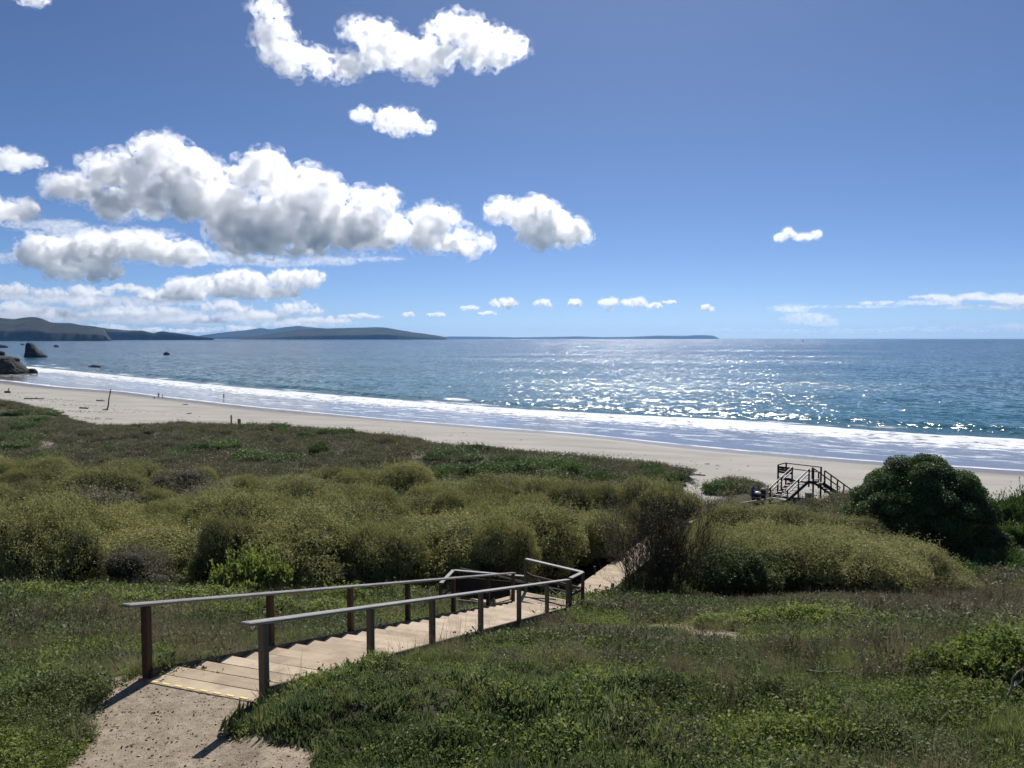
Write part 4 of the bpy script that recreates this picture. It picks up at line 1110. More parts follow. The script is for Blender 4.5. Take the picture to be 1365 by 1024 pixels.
def build_big_shrubs():
    rng = np.random.default_rng(77); rr = random.Random(8)
    # the dense dome
    c = at_depth(1228, 700, 48.0); gz = Hs(c[0], c[1])
    root = tag(empty('dome_shrub', (c[0], c[1], gz - 0.2)), 'huge dense dark green dome-shaped shrub standing above the beach', 'shrub')
    top = CAM_Z + ray(1228, 606)[2] / ray(1228, 606)[1] * 48.0 - gz + 0.2
    w = 9.6
    lobes = [(0, 0, top * 0.22, w * 0.42, w * 0.36, top * 0.68)]
    for k in range(150):
        d = rng.normal(size=3); d /= np.linalg.norm(d); d[2] = abs(d[2])
        r = rng.uniform(0.4, 1.0); q_ = rng.uniform(0.88, 1.03)
        lobes.append((q_ * d[0] * (w * 0.5 - r * 0.6), q_ * d[1] * (w * 0.42 - r * 0.6), max(0.3, q_ * d[2] ** 1.15 * (top - r * 0.75)), r, r, r * 0.8))
    P, N = shell_points(lobes, 95000, rng, 0.12, inner=0.9)
    N = N + np.array([0, 0, 0.3]); N /= np.linalg.norm(N, axis=1, keepdims=True)
    link('foliage', leaf_mesh('foliage', P, N, 0.115, 0.06, rng), L_DARK, root)
    cvv, cff = core_mesh(lobes, 0.80)  # light-blocking core added inside the dome
    link('shade_core', mesh_np('shade_core', cvv, cff), M_SHADE_CORE, root)
    pt = [np.array(p) * np.array([0.7, 0.7, 0.75]) for p in stem_paths(rng, lobes[:1], 24, top)]
    link('trunk', tube_mesh('trunk', pt, [0.09] * 24, [0.02] * 24, 5), M_STEM, root)
    PLACED.append((c[0], c[1], 4.6))
    # bare twiggy bush in front of the boardwalk
    c = on_ground(886, 828); c = np.array([*c[:2], Hs(c[0], c[1])])
    c = np.array([(888 - CX) / F_PX * 30.5, 30.5, 0]); c[2] = Hs(c[0], c[1])
    root = tag(empty('twiggy_bush', (c[0], c[1], c[2] - 0.1)), 'tall half-bare brown twiggy bush in front of the boardwalk', 'bush')
    hgt = CAM_Z + ray(888, 668)[2] / ray(888, 668)[1] * 30.5 - c[2]
    paths, r0, r1 = [], [], []
    def grow(p, d, L, r, lev):
        k = 4; pts = [p]; q = p.copy(); dd = d.copy()
        for i in range(k):
            dd = dd + rng.normal(0, 0.13, 3) + np.array([0, 0, 0.05]); dd /= np.linalg.norm(dd)
            q = q + dd * L / k; pts.append(q.copy())
        paths.append(np.array(pts)); r0.append(r); r1.append(r * 0.45)
        if lev > 0:
            for j in range(4 if lev > 1 else 5):
                t = rng.uniform(0.3, 1.0); b = np.array(pts)[int(t * k)]
                nd = dd + rng.normal(0, 0.42, 3); nd[2] = abs(nd[2]) * 0.8 + 0.25; nd /= np.linalg.norm(nd)
                grow(b, nd, L * rng.uniform(0.42, 0.68), r * 0.5, lev - 1)
    for k in range(70):
        a = rng.uniform(0, 6.28); sp = rng.uniform(0.05, 0.75)
        d = np.array([math.cos(a) * sp, math.sin(a) * sp * 0.8, 1.0]); d /= np.linalg.norm(d)
        grow(np.array([rng.normal(0, 0.6), rng.normal(0, 0.4), 0]), d, hgt * rng.uniform(0.42, 0.62), 0.022, 3)
    P_all = np.vstack(paths); sc = hgt / np.percentile(P_all[:, 2], 97)
    paths = [p * np.array([1.1, 1.1, sc]) for p in paths]
    link('branches', tube_mesh('branches', paths, r0, [max(x, 0.0035) for x in r1], 3), M_TWIG, root)
    tips = np.array([p[-1] for p in paths]); pick = tips[rng.random(len(tips)) < 0.55]
    P = pick + rng.normal(0, 0.05, pick.shape); N = rng.normal(size=P.shape); N[:, 2] += 0.6; N /= np.linalg.norm(N, axis=1, keepdims=True)
    link('foliage', leaf_mesh('foliage', P, N, 0.07, 0.028, rng), L_OLIVE, root)
    lb = [(rng.uniform(-1.3, 1.5), rng.uniform(-0.6, 0.8), rng.uniform(0.2, 0.9), 0.75, 0.7, 0.6) for _ in range(8)]
    P, N = shell_points(lb, 8000, rng, 0.3)
    link('foliage', leaf_mesh('foliage', P, N, 0.095, 0.045, rng), L_MID, root)
    PLACED.append((c[0], c[1], 1.7))
    # leafy green bushes to the right of it
    for px, Y, sx, sz in ((985, 29.5, 0.9, 0.92), (1035, 31.0, 0.85, 0.85), (945, 33.0, 0.8, 1.0)):
        x = (px - CX) / F_PX * Y
        shrub('mid', 'leafy_bush', (x, Y, Hs(x, Y)), (sx, sx, sz), 'leafy mid-green bush crowding against the bare twiggy bush', 'leafy bushes beside the twiggy bush', rr)
        PLACED.append((x, Y, 1.4 * sx))
build_big_shrubs()

def dune_where(x, Y, yd, yf):
    if x > 12 and math.hypot(x - 22, Y - 64) < 11: return 'on the dune around the beach steps'
    if any(math.hypot(x - a[0], Y - a[1]) < 9 for a in TRAIL): return 'on the dune beside the sandy trail'
    if Y > yd - 16: return 'on the dune crest overlooking the beach'
    if Y < yf + 12: return 'on the dune just behind the olive thicket'
    return 'in the hollow between the olive thicket and the dune crest'
def build_scrub():
    rr = random.Random(21)
    # hand-set olive shrubs of the right-hand thicket: (px, depth, width scale, height scale)
    for px, Y, sx, sz in ((1095, 31.5, 0.95, 0.85), (1160, 30.0, 0.9, 0.72), (1210, 31.5, 0.85, 0.66), (1130, 35.5, 1.05, 0.9), (1190, 36.0, 1.0, 0.8), (1070, 36.5, 1.0, 0.95), (1015, 37.5, 1.0, 0.95), (985, 41.5, 1.05, 0.95), (1050, 41.5, 1.05, 0.95), (1110, 41.5, 1.0, 0.85), (1150, 46.0, 0.95, 0.75), (1090, 47.0, 0.9, 0.7), (1030, 47.5, 0.9, 0.8), (975, 48.5, 0.9, 0.8), (1235, 35.0, 0.8, 0.62), (1255, 31.0, 0.7, 0.45), (945, 42.0, 0.95, 1.0), (925, 39.0, 0.8, 1.0), (960, 36.5, 0.9, 1.0)):
        x = (px - CX) / F_PX * Y
        PLACED.append((x, Y, 1.7 * sx))
        shrub('olive', 'olive_shrub', (x, Y, Hs(x, Y)), (sx * 1.05, sx * 1.05, sz * 1.12), 'olive-green shrub in the thicket between the twiggy bush and the dome shrub', 'olive shrubs right of the boardwalk', rr)
    # the big thicket left of the boardwalk
    n = 0
    for k in range(9000):
        Y = rr.uniform(32.0, 66.0); u = rr.uniform(-0.80, 0.30); x = u * Y
        # boardwalk line and far / near limits
        yfar = np.interp(u, [-0.8, -0.45, -0.2, 0.0, 0.17], [68, 64, 60, 57, 52])
        ynear = np.interp(u, [-0.8, -0.5, -0.3, -0.1, 0.03, 0.1], [31.5, 32.5, 33.0, 33.5, 35.5, 39.0])
        ynear = ynear + 7.0 * float(fbm(np.array([x * 0.16]), np.array([0.3]), seed=92, oct=2)[0])
        if Y > yfar or Y < ynear: continue
        if float(struct_clear(np.array([x]), np.array([Y]))[0]) < 0.75: continue
        bx = np.interp(Y, [p[1] for p in BW], [p[0] for p in BW])
        if x > bx - 2.0: continue
        sx = rr.choice([rr.uniform(0.55, 0.9), rr.uniform(0.8, 1.3), rr.uniform(1.1, 1.6)])
        if Y < 50 and float(struct_clear(np.array([x]), np.array([Y]))[0]) < 1.75 * sx: continue
        if not try_place(x, Y, 1.9 * sx, 0.70): continue
        near = Y < ynear + 2.5
        sz = rr.uniform(0.75, 1.3) * (0.75 + 0.25 * sx) * float(np.interp(Y, [33, 45, 60], [1.25, 1.15, 0.85]))
        if rr.random() < 0.10:
            shrub('olive_dead', 'grey_shrub', (x, Y, Hs(x, Y)), (sx, sx, sz * 0.95), 'half-dead grey twiggy shrub standing among the green ones of the wide thicket', 'grey shrubs of the wide thicket', rr); n += 1; continue
        shrub('olive', 'olive_shrub', (x, Y, Hs(x, Y)), (sx, sx, sz), 'rounded olive-green shrub ' + ('in the front row of the wide thicket, facing the stairs' if Y < ynear + 4 else 'at the thicket edge beside the boardwalk' if x > bx - 6 else 'at the back of the wide thicket, next to the dunes' if Y > yfar - 6 else 'deep in the middle of the wide thicket'), 'olive shrubs of the wide thicket', rr)
        n += 1
    print('olive thicket', n)
    # bright green low shrubs at the foot of the thicket, by the stairs and in the meadow on the right
    for px, py, sx, sz in ((338, 806, 1.2, 1.7), (405, 806, 1.2, 1.1), (455, 812, 1.0, 0.7), (250, 818, 1.2, 0.6), (300, 816, 1.0, 0.6), (520, 806, 1.0, 0.75), (570, 800, 0.8, 0.8), (180, 822, 1.2, 0.55), (110, 818, 1.0, 0.6), (50, 815, 1.0, 0.7), (430, 830, 1.0, 0.5), (360, 832, 1.0, 0.55), (500, 832, 0.9, 0.5), (560, 822, 0.8, 0.5)):
        p = on_ground(px, py); sx *= p[1] / 24.0; sz *= 1.5
        PLACED.append((p[0], p[1], 0.85 * sx))
        shrub('bright', 'green_shrub', p, (sx, sx, sz), 'low bright green shrub between the left handrail and the thicket', 'bright green shrubs left of the stairs', rr)
    for px, py, sx, sz in ((1040, 838, 0.85, 0.7), (1085, 842, 0.9, 0.75), (1130, 842, 0.85, 0.7), (1175, 846, 0.75, 0.6), (960, 836, 0.7, 0.5), (1000, 838, 0.7, 0.55)):
        p = on_ground(px, py); sx *= p[1] / 20.0
        PLACED.append((p[0], p[1], 0.8 * sx))
        shrub('bright', 'green_shrub', p, (sx, sx, sz), 'low bright green shrub in the row below the olive thicket', 'bright green shrubs below the olive thicket', rr)
    for px, py, sx, sz, lab in ((1275, 905, 0.55, 0.62, 'small leafy green shrub with dead twigs at its foot in the meadow'), (1345, 905, 0.75, 0.85, 'fuller leafy green shrub at the meadow edge beside a smaller one'), (1310, 935, 0.45, 0.4, 'tiny leafy shrub growing below two larger ones in the meadow')):
        p = on_ground(px, py)
        PLACED.append((p[0], p[1], 0.5))
        shrub('bright', 'green_shrub', p, (sx, sx, sz), lab, None, rr)
    # darker green shrubs below the dome
    for px, py, sx, sz in ((1290, 770, 0.6, 0.9), (1340, 760, 0.65, 1.2), (1360, 730, 0.7, 1.6), (1300, 745, 0.5, 0.9), (1335, 700, 0.7, 2.0), (1370, 695, 0.7, 2.2), (1250, 760, 0.4, 0.7), (1380, 770, 0.7, 1.0)):
        p = on_ground(px, py)
        PLACED.append((p[0], p[1], 1.4 * sx))
        shrub('dune_green', 'dark_shrub', p, (sx, sx, sz), 'dark green shrub huddled at the foot of the dome shrub', 'dark shrubs beside the dome', rr)
    # dune shrubs: low dark green mats and grey brush between thicket and beach
    hand = [(300, 600, 1.2), (262, 604, 1.0), (240, 612, 0.9), (335, 612, 1.3), (380, 616, 1.2), (60, 612, 0.9), (20, 600, 1.2), (45, 618, 0.8), (640, 632, 1.1), (690, 628, 1.2), (720, 624, 0.9), (760, 632, 0.9), (800, 642, 0.8), (845, 650, 0.9), (890, 655, 0.8), (968, 657, 0.9), (955, 655, 0.7), (150, 604, 0.8), (425, 605, 0.7)]
    for px, py, sx in hand:
        p = on_ground(px, py); PLACED.append((p[0], p[1], 1.6 * sx))
        shrub('dune_green', 'dune_shrub', p, (sx, sx, rr.uniform(0.8, 1.3)), 'bushy dark green dune shrub standing taller than the brush around it', 'dark green dune shrubs', rr)
    ng = nd = 0
    for k in range(14000):
        if ng + nd >= 300: break
        u = rr.uniform(-0.72, 0.72); Y = rr.uniform(55, 190); x = u * Y
        yd = float(cv(DUNE, x))
        yf = np.interp(u, [-0.8, -0.45, -0.2, 0.0, 0.17, 0.3, 0.7], [68, 64, 60, 57, 54, 64, 58])
        if Y > yd - 4 or Y < yf: continue
        if float(bare_mask(np.array([x]), np.array([Y]))[0]) > 0.2 or float(struct_clear(np.array([x]), np.array([Y]))[0]) < 1.2: continue
        if any(math.hypot(x - a[0], Y - a[1]) < 2.8 for a in TRAIL): continue
        if rr.random() > np.clip(90.0 / Y, 0.35, 1): continue
        g = float(fbm(np.array([x * 0.04]), np.array([Y * 0.04]), seed=66, oct=3)[0])
        sx = rr.uniform(0.5, 1.1) * (1.0 if Y < 110 else 1.3)
        if not try_place(x, Y, 1.5 * sx, 0.62): continue
        if g > 0.05 and Y < yd - 8:
            shrub('dune_green', 'dune_shrub', (x, Y, Hs(x, Y)), (sx, sx, rr.uniform(0.5, 1.0)), 'low dark green shrub ' + dune_where(x, Y, yd, yf), 'dark green dune shrubs', rr); nd += 1
        else:
            shrub('dune_grey', 'dune_brush', (x, Y, Hs(x, Y)), (sx, sx, rr.uniform(0.5, 0.95)), 'low grey-brown brush ' + dune_where(x, Y, yd, yf), 'grey brush on the dunes', rr); ng += 1
    print('dune', nd, ng)
build_scrub()

# ------------------------------------------------------------------ grass and ground cover (uncountable: instanced tufts)
def tuft(name, nb, h, w, spread, lean, mat, rng, seg=3, curl=0.5, thick=None):
    VV, FF, off = [], [], 0
    for b in range(nb):
        a = rng.uniform(0, 6.28); r = spread * math.sqrt(rng.uniform(0, 1))
        base = np.array([math.cos(a) * r, math.sin(a) * r, -0.02])
        hd = rng.uniform(0, 6.28); dr = np.array([math.cos(hd), math.sin(hd), 0])
        L = h * rng.uniform(0.55, 1.15); ln = lean * rng.uniform(0.2, 1.2)
        sd = np.array([-dr[1], dr[0], 0]) 
        pts = []
        for i in range(seg + 1):
            t = i / seg
            ang = ln * (0.35 + curl * t * 1.6)
            pts.append(base + dr * L * t * math.sin(ang) + np.array([0, 0, L * t * math.cos(ang)]))
        for i in range(seg):
            w0 = w * (1 - (i / seg) ** 1.5); w1 = w * (1 - ((i + 1) / seg) ** 1.5)
            if thick: w0 = w * (0.75 + 0.5 * math.sin(math.pi * i / seg)) ; w1 = w * (0.75 + 0.5 * math.sin(math.pi * (i + 1) / seg)) if i + 1 < seg else w * 0.15
            VV += [pts[i] - sd * w0 / 2, pts[i] + sd * w0 / 2, pts[i + 1] + sd * w1 / 2, pts[i + 1] - sd * w1 / 2]
            FF.append([off, off + 1, off + 2, off + 3]); off += 4
            if thick:      # second plane makes the fleshy finger solid from every side
                k = dr * w * 0.5
                VV += [pts[i] - k * w0 / w, pts[i] + k * w0 / w, pts[i + 1] + k * w1 / w, pts[i + 1] - k * w1 / w]
                FF.append([off, off + 1, off + 2, off + 3]); off += 4
    # weld each blade so that it is one island
    me = mesh_np(name, VV, FF)
    bm = bmesh.new(); bm.from_mesh(me); bmesh.ops.remove_doubles(bm, verts=bm.verts, dist=1e-5); bm.to_mesh(me); bm.free()
    me.materials.append(mat)
    return me
def broad(name, n, h, ll, lw, spread, mat, rng):
    P = np.stack([rng.normal(0, spread, n), rng.normal(0, spread, n), rng.uniform(0.0, h, n)], 1)
    N = rng.normal(0, 0.6, (n, 3)); N[:, 2] += 1.0; N /= np.linalg.norm(N, axis=1, keepdims=True)
    me = leaf_mesh(name, P, N, ll, lw, rng); me.materials.append(mat); return me
def coll(name, meshes):
    c = bpy.data.collections.new(name)
    for i, m in enumerate(meshes):
        c.objects.link(bpy.data.objects.new('%s_%02d' % (name, i), m))
    return c
def scatter(name, label, cat, pts, scl, idx, c, rng, tilt=0.15, kind='stuff'):
    n = len(pts)
    me = bpy.data.meshes.new(name); me.vertices.add(n); me.vertices.foreach_set('co', np.asarray(pts, np.float32).ravel())
    rot = np.stack([rng.normal(0, tilt, n), rng.normal(0, tilt, n), rng.uniform(0, 6.28, n)], 1)
    add_attr(me, 'rot', rot, 'FLOAT_VECTOR'); add_attr(me, 'scl', scl); add_attr(me, 'idx', idx, 'INT')
    o = link(name, me)
    ng = bpy.data.node_groups.new(name, 'GeometryNodeTree')
    ng.interface.new_socket('Geometry', in_out='INPUT', socket_type='NodeSocketGeometry')
    ng.interface.new_socket('Geometry', in_out='OUTPUT', socket_type='NodeSocketGeometry')
    gi = ng.nodes.new('NodeGroupInput'); go = ng.nodes.new('NodeGroupOutput')
    ci = ng.nodes.new('GeometryNodeCollectionInfo'); ci.inputs['Collection'].default_value = c
    ci.inputs['Separate Children'].default_value = True; ci.inputs['Reset Children'].default_value = True
    ip = ng.nodes.new('GeometryNodeInstanceOnPoints'); ip.inputs['Pick Instance'].default_value = True
    def na(nm, t):
        a = ng.nodes.new('GeometryNodeInputNamedAttribute'); a.data_type = t; a.inputs['Name'].default_value = nm
        return a.outputs['Attribute']
    ng.links.new(gi.outputs[0], ip.inputs['Points']); ng.links.new(ci.outputs[0], ip.inputs['Instance'])
    ng.links.new(na('rot', 'FLOAT_VECTOR'), ip.inputs['Rotation']); ng.links.new(na('scl', 'FLOAT'), ip.inputs['Scale']); ng.links.new(na('idx', 'INT'), ip.inputs['Instance Index'])
    ng.links.new(ip.outputs[0], go.inputs[0])
    md = o.modifiers.new('scatter', 'NODES'); md.node_group = ng
    return tag(o, label, cat, kind=kind)

def build_ground_cover():
    rng = np.random.default_rng(5)
    grass = [tuft('grass_tuft', 22, 0.24, 0.009, 0.07, 0.55, L_GRASS, rng) for _ in range(5)]
    dry = [tuft('dry_tuft', 9, 0.42, 0.005, 0.07, 0.4, L_DRY, rng) for _ in range(3)]
    ice = [tuft('ice_tuft', 11, 0.105, 0.017, 0.075, 0.6, L_ICE, rng, seg=2, curl=0.2, thick=True) for _ in range(5)]
    leafy = [broad('leaf_tuft', 60, 0.15, 0.045, 0.022, 0.085, L_BRIGHT, rng) for _ in range(3)]
    midl = [broad('leaf_tuft', 70, 0.2, 0.05, 0.024, 0.11, L_MID, rng) for _ in range(3)]
    greyl = [broad('leaf_tuft', 46, 0.22, 0.07, 0.026, 0.13, L_GREY, rng) for _ in range(3)]
    marram = [tuft('marram_tuft', 26, 0.75, 0.022, 0.16, 0.55, L_MARRAM, rng) for _ in range(4)]
    cols = coll('ground_cover', grass + dry + ice + leafy + midl + marram + greyl)      # 0-4 5-7 8-12 13-15 16-18 19-22
    PL = np.array(PLACED)
    def cand(n, y0, y1, umax=0.80):
        # uniform per ground area inside the wedge in view
        Y = np.sqrt(rng.uniform(y0 ** 2, y1 ** 2, n)); X = rng.uniform(-umax, umax, n) * Y
        return X, Y
    def keep_out(X, Y, pad=0.02):
        ok = struct_clear(X, Y) > pad + 0.0
        ok &= ~path_mask(X, Y)
        ok &= rng.random(len(X)) > bare_mask(X, Y) * 0.97
        return ok
    # where the succulent mat grows: right of the stair head, thinning to the right
    def ice_field(X, Y):
        a = 1 - sstep(0.5, 1.35, np.hypot((X + 0.6) / 3.6, (Y - 8.6) / 3.0) + 0.5 * fbm(X * 0.9, Y * 0.9, seed=81, oct=3))
        a = np.maximum(a * 0.9, 0.45 * sstep(0.0, 0.15, fbm(X * 0.7 + 3, Y * 0.7, seed=80, oct=3)) * sstep(13.5, 11.0, Y))
        side = (X - R0[0]) * K[1] - (Y - R0[1]) * K[0]           # > 0: right of the right handrail
        return a * (side > 0.0)
    # --- near meadow
    X, Y = cand(60000, 6.6, 15.0); ok = keep_out(X, Y); X, Y = X[ok], Y[ok]
    f = ice_field(X, Y)
    # foot of the path: strip of clear ground stays open
    isice = rng.random(len(X)) < f
    def patches(X, Y, f, bias):
        """dominant plant of each patch: grass, dry, bright leaves, mid leaves, grey leaves"""
        sc = [fbm(X * f + 11 * i, Y * f + 5 * i, seed=110 + 3 * i, oct=3) + b_ + 0.10 * rng.normal(size=len(X)) for i, b_ in enumerate(bias)]
        k = np.argmax(np.stack(sc), 0)
        st = np.array([0, 5, 13, 16, 23])[k]; cnt = np.array([5, 3, 3, 3, 3])[k]
        return st + (rng.random(len(X)) * cnt).astype(int)
    kind = patches(X, Y, 0.75, [0.08, -0.06 + 0.10 * sstep(3, 9, X), 0.05, 0.03, -0.18 + 0.12 * sstep(2, 8, X)])
    kind = np.where(isice, np.where(rng.random(len(X)) < 0.86, 8 + rng.integers(0, 5, len(X)), np.where(rng.random(len(X)) < 0.5, rng.integers(0, 5, len(X)), 13 + rng.integers(0, 3, len(X)))), kind)
    scl = rng.uniform(0.65, 1.25, len(X)) * np.where(isice, rng.uniform(0.9, 1.35, len(X)), 1.0)
    scl = scl * (0.55 + 1.5 * np.clip(fbm(X * 0.9, Y * 0.9, seed=84, oct=4) + 0.25, 0, 1)) * rng.choice([0.8, 1.0, 1.0, 1.35], len(X))
    scl = np.where((kind >= 13), scl * 0.72, np.where(kind < 5, scl * 0.72, scl))
    gap = isice | (fbm(X * 1.4, Y * 1.4, seed=79, oct=3) > -0.20)
    X, Y, kind, scl, isice = X[gap], Y[gap], kind[gap], scl[gap], isice[gap]
    Z = H(X, Y) - 0.005
    m = isice
    scatter('iceplant_mat', 'dense mat of dark green iceplant bulging beside the stair head', 'iceplant', np.stack([X, Y, Z], 1)[m], scl[m], kind[m], cols, rng, 0.25)
    m = ~isice
    scatter('meadow_grass', 'mixed green and dry grass covering the near slope', 'grass', np.stack([X, Y, Z], 1)[m], scl[m], kind[m], cols, rng, 0.18)
    # --- slope further down, both sides of the stairs
    X, Y = cand(70000, 15.0, 36.0); ok = keep_out(X, Y, 0.1); X, Y = X[ok], Y[ok]
    n1 = fbm(X * 0.3, Y * 0.3, seed=85, oct=3); n2 = fbm(X * 0.35 + 5, Y * 0.35, seed=86, oct=3)
    lush = sstep(17, 23, Y) * sstep(2, -2, X - (Y - 10) * 0.3)
    kind = patches(X, Y, 0.4, [0.05 - 0.1 * lush, -0.02 + 0.12 * sstep(0.36, 0.5, X / Y) + 0.05 * (1 - lush) * (X < 0), 0.0 + 0.25 * lush, 0.02 + 0.1 * lush, -0.05 + 0.10 * sstep(0.36, 0.5, X / Y)])
    scl = rng.uniform(0.8, 1.6, len(X)) * (1 + 0.5 * lush) * (0.8 + 1.0 * np.clip(fbm(X * 0.25, Y * 0.25, seed=87, oct=3) + 0.2, 0, 1))
    scatter('slope_grass', 'rough grass and weeds on the lower slope around the stairs', 'grass', np.stack([X, Y, H(X, Y) - 0.01], 1), scl, kind, cols, rng, 0.2)
    # --- undergrowth of the thicket and dunes
    X, Y = cand(52000, 33.0, 120.0, 0.74)
    yd = cv(DUNE, X); ok = keep_out(X, Y, 0.2) & (Y < yd - 1.0) & (rng.random(len(X)) < np.clip(60 / Y, 0.25, 1.0))
    X, Y, yd = X[ok], Y[ok], yd[ok]
    n1 = fbm(X * 0.06, Y * 0.06, seed=88, oct=3)
    r = rng.random(len(X))
    kind = np.where(r < 0.35 + n1, 19 + rng.integers(0, 4, len(X)), np.where(r < 0.52 + n1, 16 + rng.integers(0, 3, len(X)), 23 + rng.integers(0, 3, len(X))))
    scl = np.where((kind >= 19) & (kind < 23), rng.uniform(0.5, 1.0, len(X)), rng.uniform(1.6, 3.2, len(X)))
    scatter('dune_undergrowth', 'grey-green undergrowth filling the gaps between the dune shrubs', 'undergrowth', np.stack([X, Y, H(X, Y) - 0.02], 1), scl, kind, cols, rng, 0.2)
    # --- marram along the dune edge
    X = rng.uniform(-150, 62, 16000); yd = cv(DUNE, X); Y = yd - np.abs(rng.normal(0, 7.0, len(X))) + 0.5 + 5.0 * fbm(X * 0.15, X * 0, seed=89, oct=3)
    d = fbm(X * 0.22, Y * 0.22, seed=90, oct=3)
    ok = (rng.random(len(X)) < np.clip(0.5 + 2.6 * d, 0.04, 1)) & (bare_mask(X, Y) < 0.15) & (Y > 58) & (struct_clear(X, Y) > 0.6)
    X, Y = X[ok], Y[ok]
    scatter('marram_grass', 'tufted dune grass along the top of the beach', 'dune grass', np.stack([X, Y, H(X, Y) - 0.02], 1), rng.uniform(0.7, 1.35, len(X)), 19 + rng.integers(0, 4, len(X)), cols, rng, 0.2)
    # --- dry weed and drift scraps along the top of the beach
    scrap = [broad('scrap', 10, 0.05, 0.22, 0.06, 0.12, m_plain('dry_weed', (0.09, 0.065, 0.045), 0.9, 0.4, 2.0), rng) for _ in range(2)]
    cs = coll('beach_scraps', scrap)
    X = rng.uniform(-170, 60, 9000); q = np.abs(rng.normal(0.0, 0.22, len(X))) + 0.03
    Y = cv(DUNE, X) + q * (cv(SHORE, X) - cv(DUNE, X))
    ok = (fbm(X * 0.06, Y * 0.10, seed=95, oct=3) > 0.05) & (q < 0.8); X, Y = X[ok][:1300], Y[ok][:1300]
    scatter('beach_scraps', 'scattered brown scraps of dry seaweed on the upper beach', 'seaweed', np.stack([X, Y, H(X, Y) + 0.01], 1), rng.uniform(0.25, 1.0, len(X)), rng.integers(0, 2, len(X)), cs, rng, 0.1)
    # --- chips and pebbles on the path
    bm = bmesh.new(); bmesh.ops.create_icosphere(bm, subdivisions=1, radius=0.5)
    for v in bm.verts: v.co = (v.co.x * 1.5, v.co.y, v.co.z * 0.24)
    pm = bpy.data.meshes.new('chip'); bm.to_mesh(pm); bm.free(); pm.materials.append(m_plain('path_chips', (0.22, 0.175, 0.125), 0.9, 0.5, 0.7))
    pm2 = pm.copy(); pm2.materials.clear(); pm2.materials.append(m_plain('pale_chips', (0.40, 0.34, 0.26), 0.9, 0.3, 0.7))
    cc = coll('path_litter', [pm, pm2])
    X = rng.uniform(-6, 1, 60000); Y = rng.uniform(6.0, 10.0, 60000); ok = path_mask(X, Y); X, Y = X[ok][:2600], Y[ok][:2600]
    scatter('path_litter', 'scattered bark chips and pebbles on the dirt path', 'litter', np.stack([X, Y, H(X, Y) + 0.004], 1), rng.uniform(0.004, 0.016, len(X)) * rng.choice([1, 1, 1, 1.5, 2.4], len(X)), rng.integers(0, 2, len(X)), cc, rng, 0.5)
build_ground_cover()

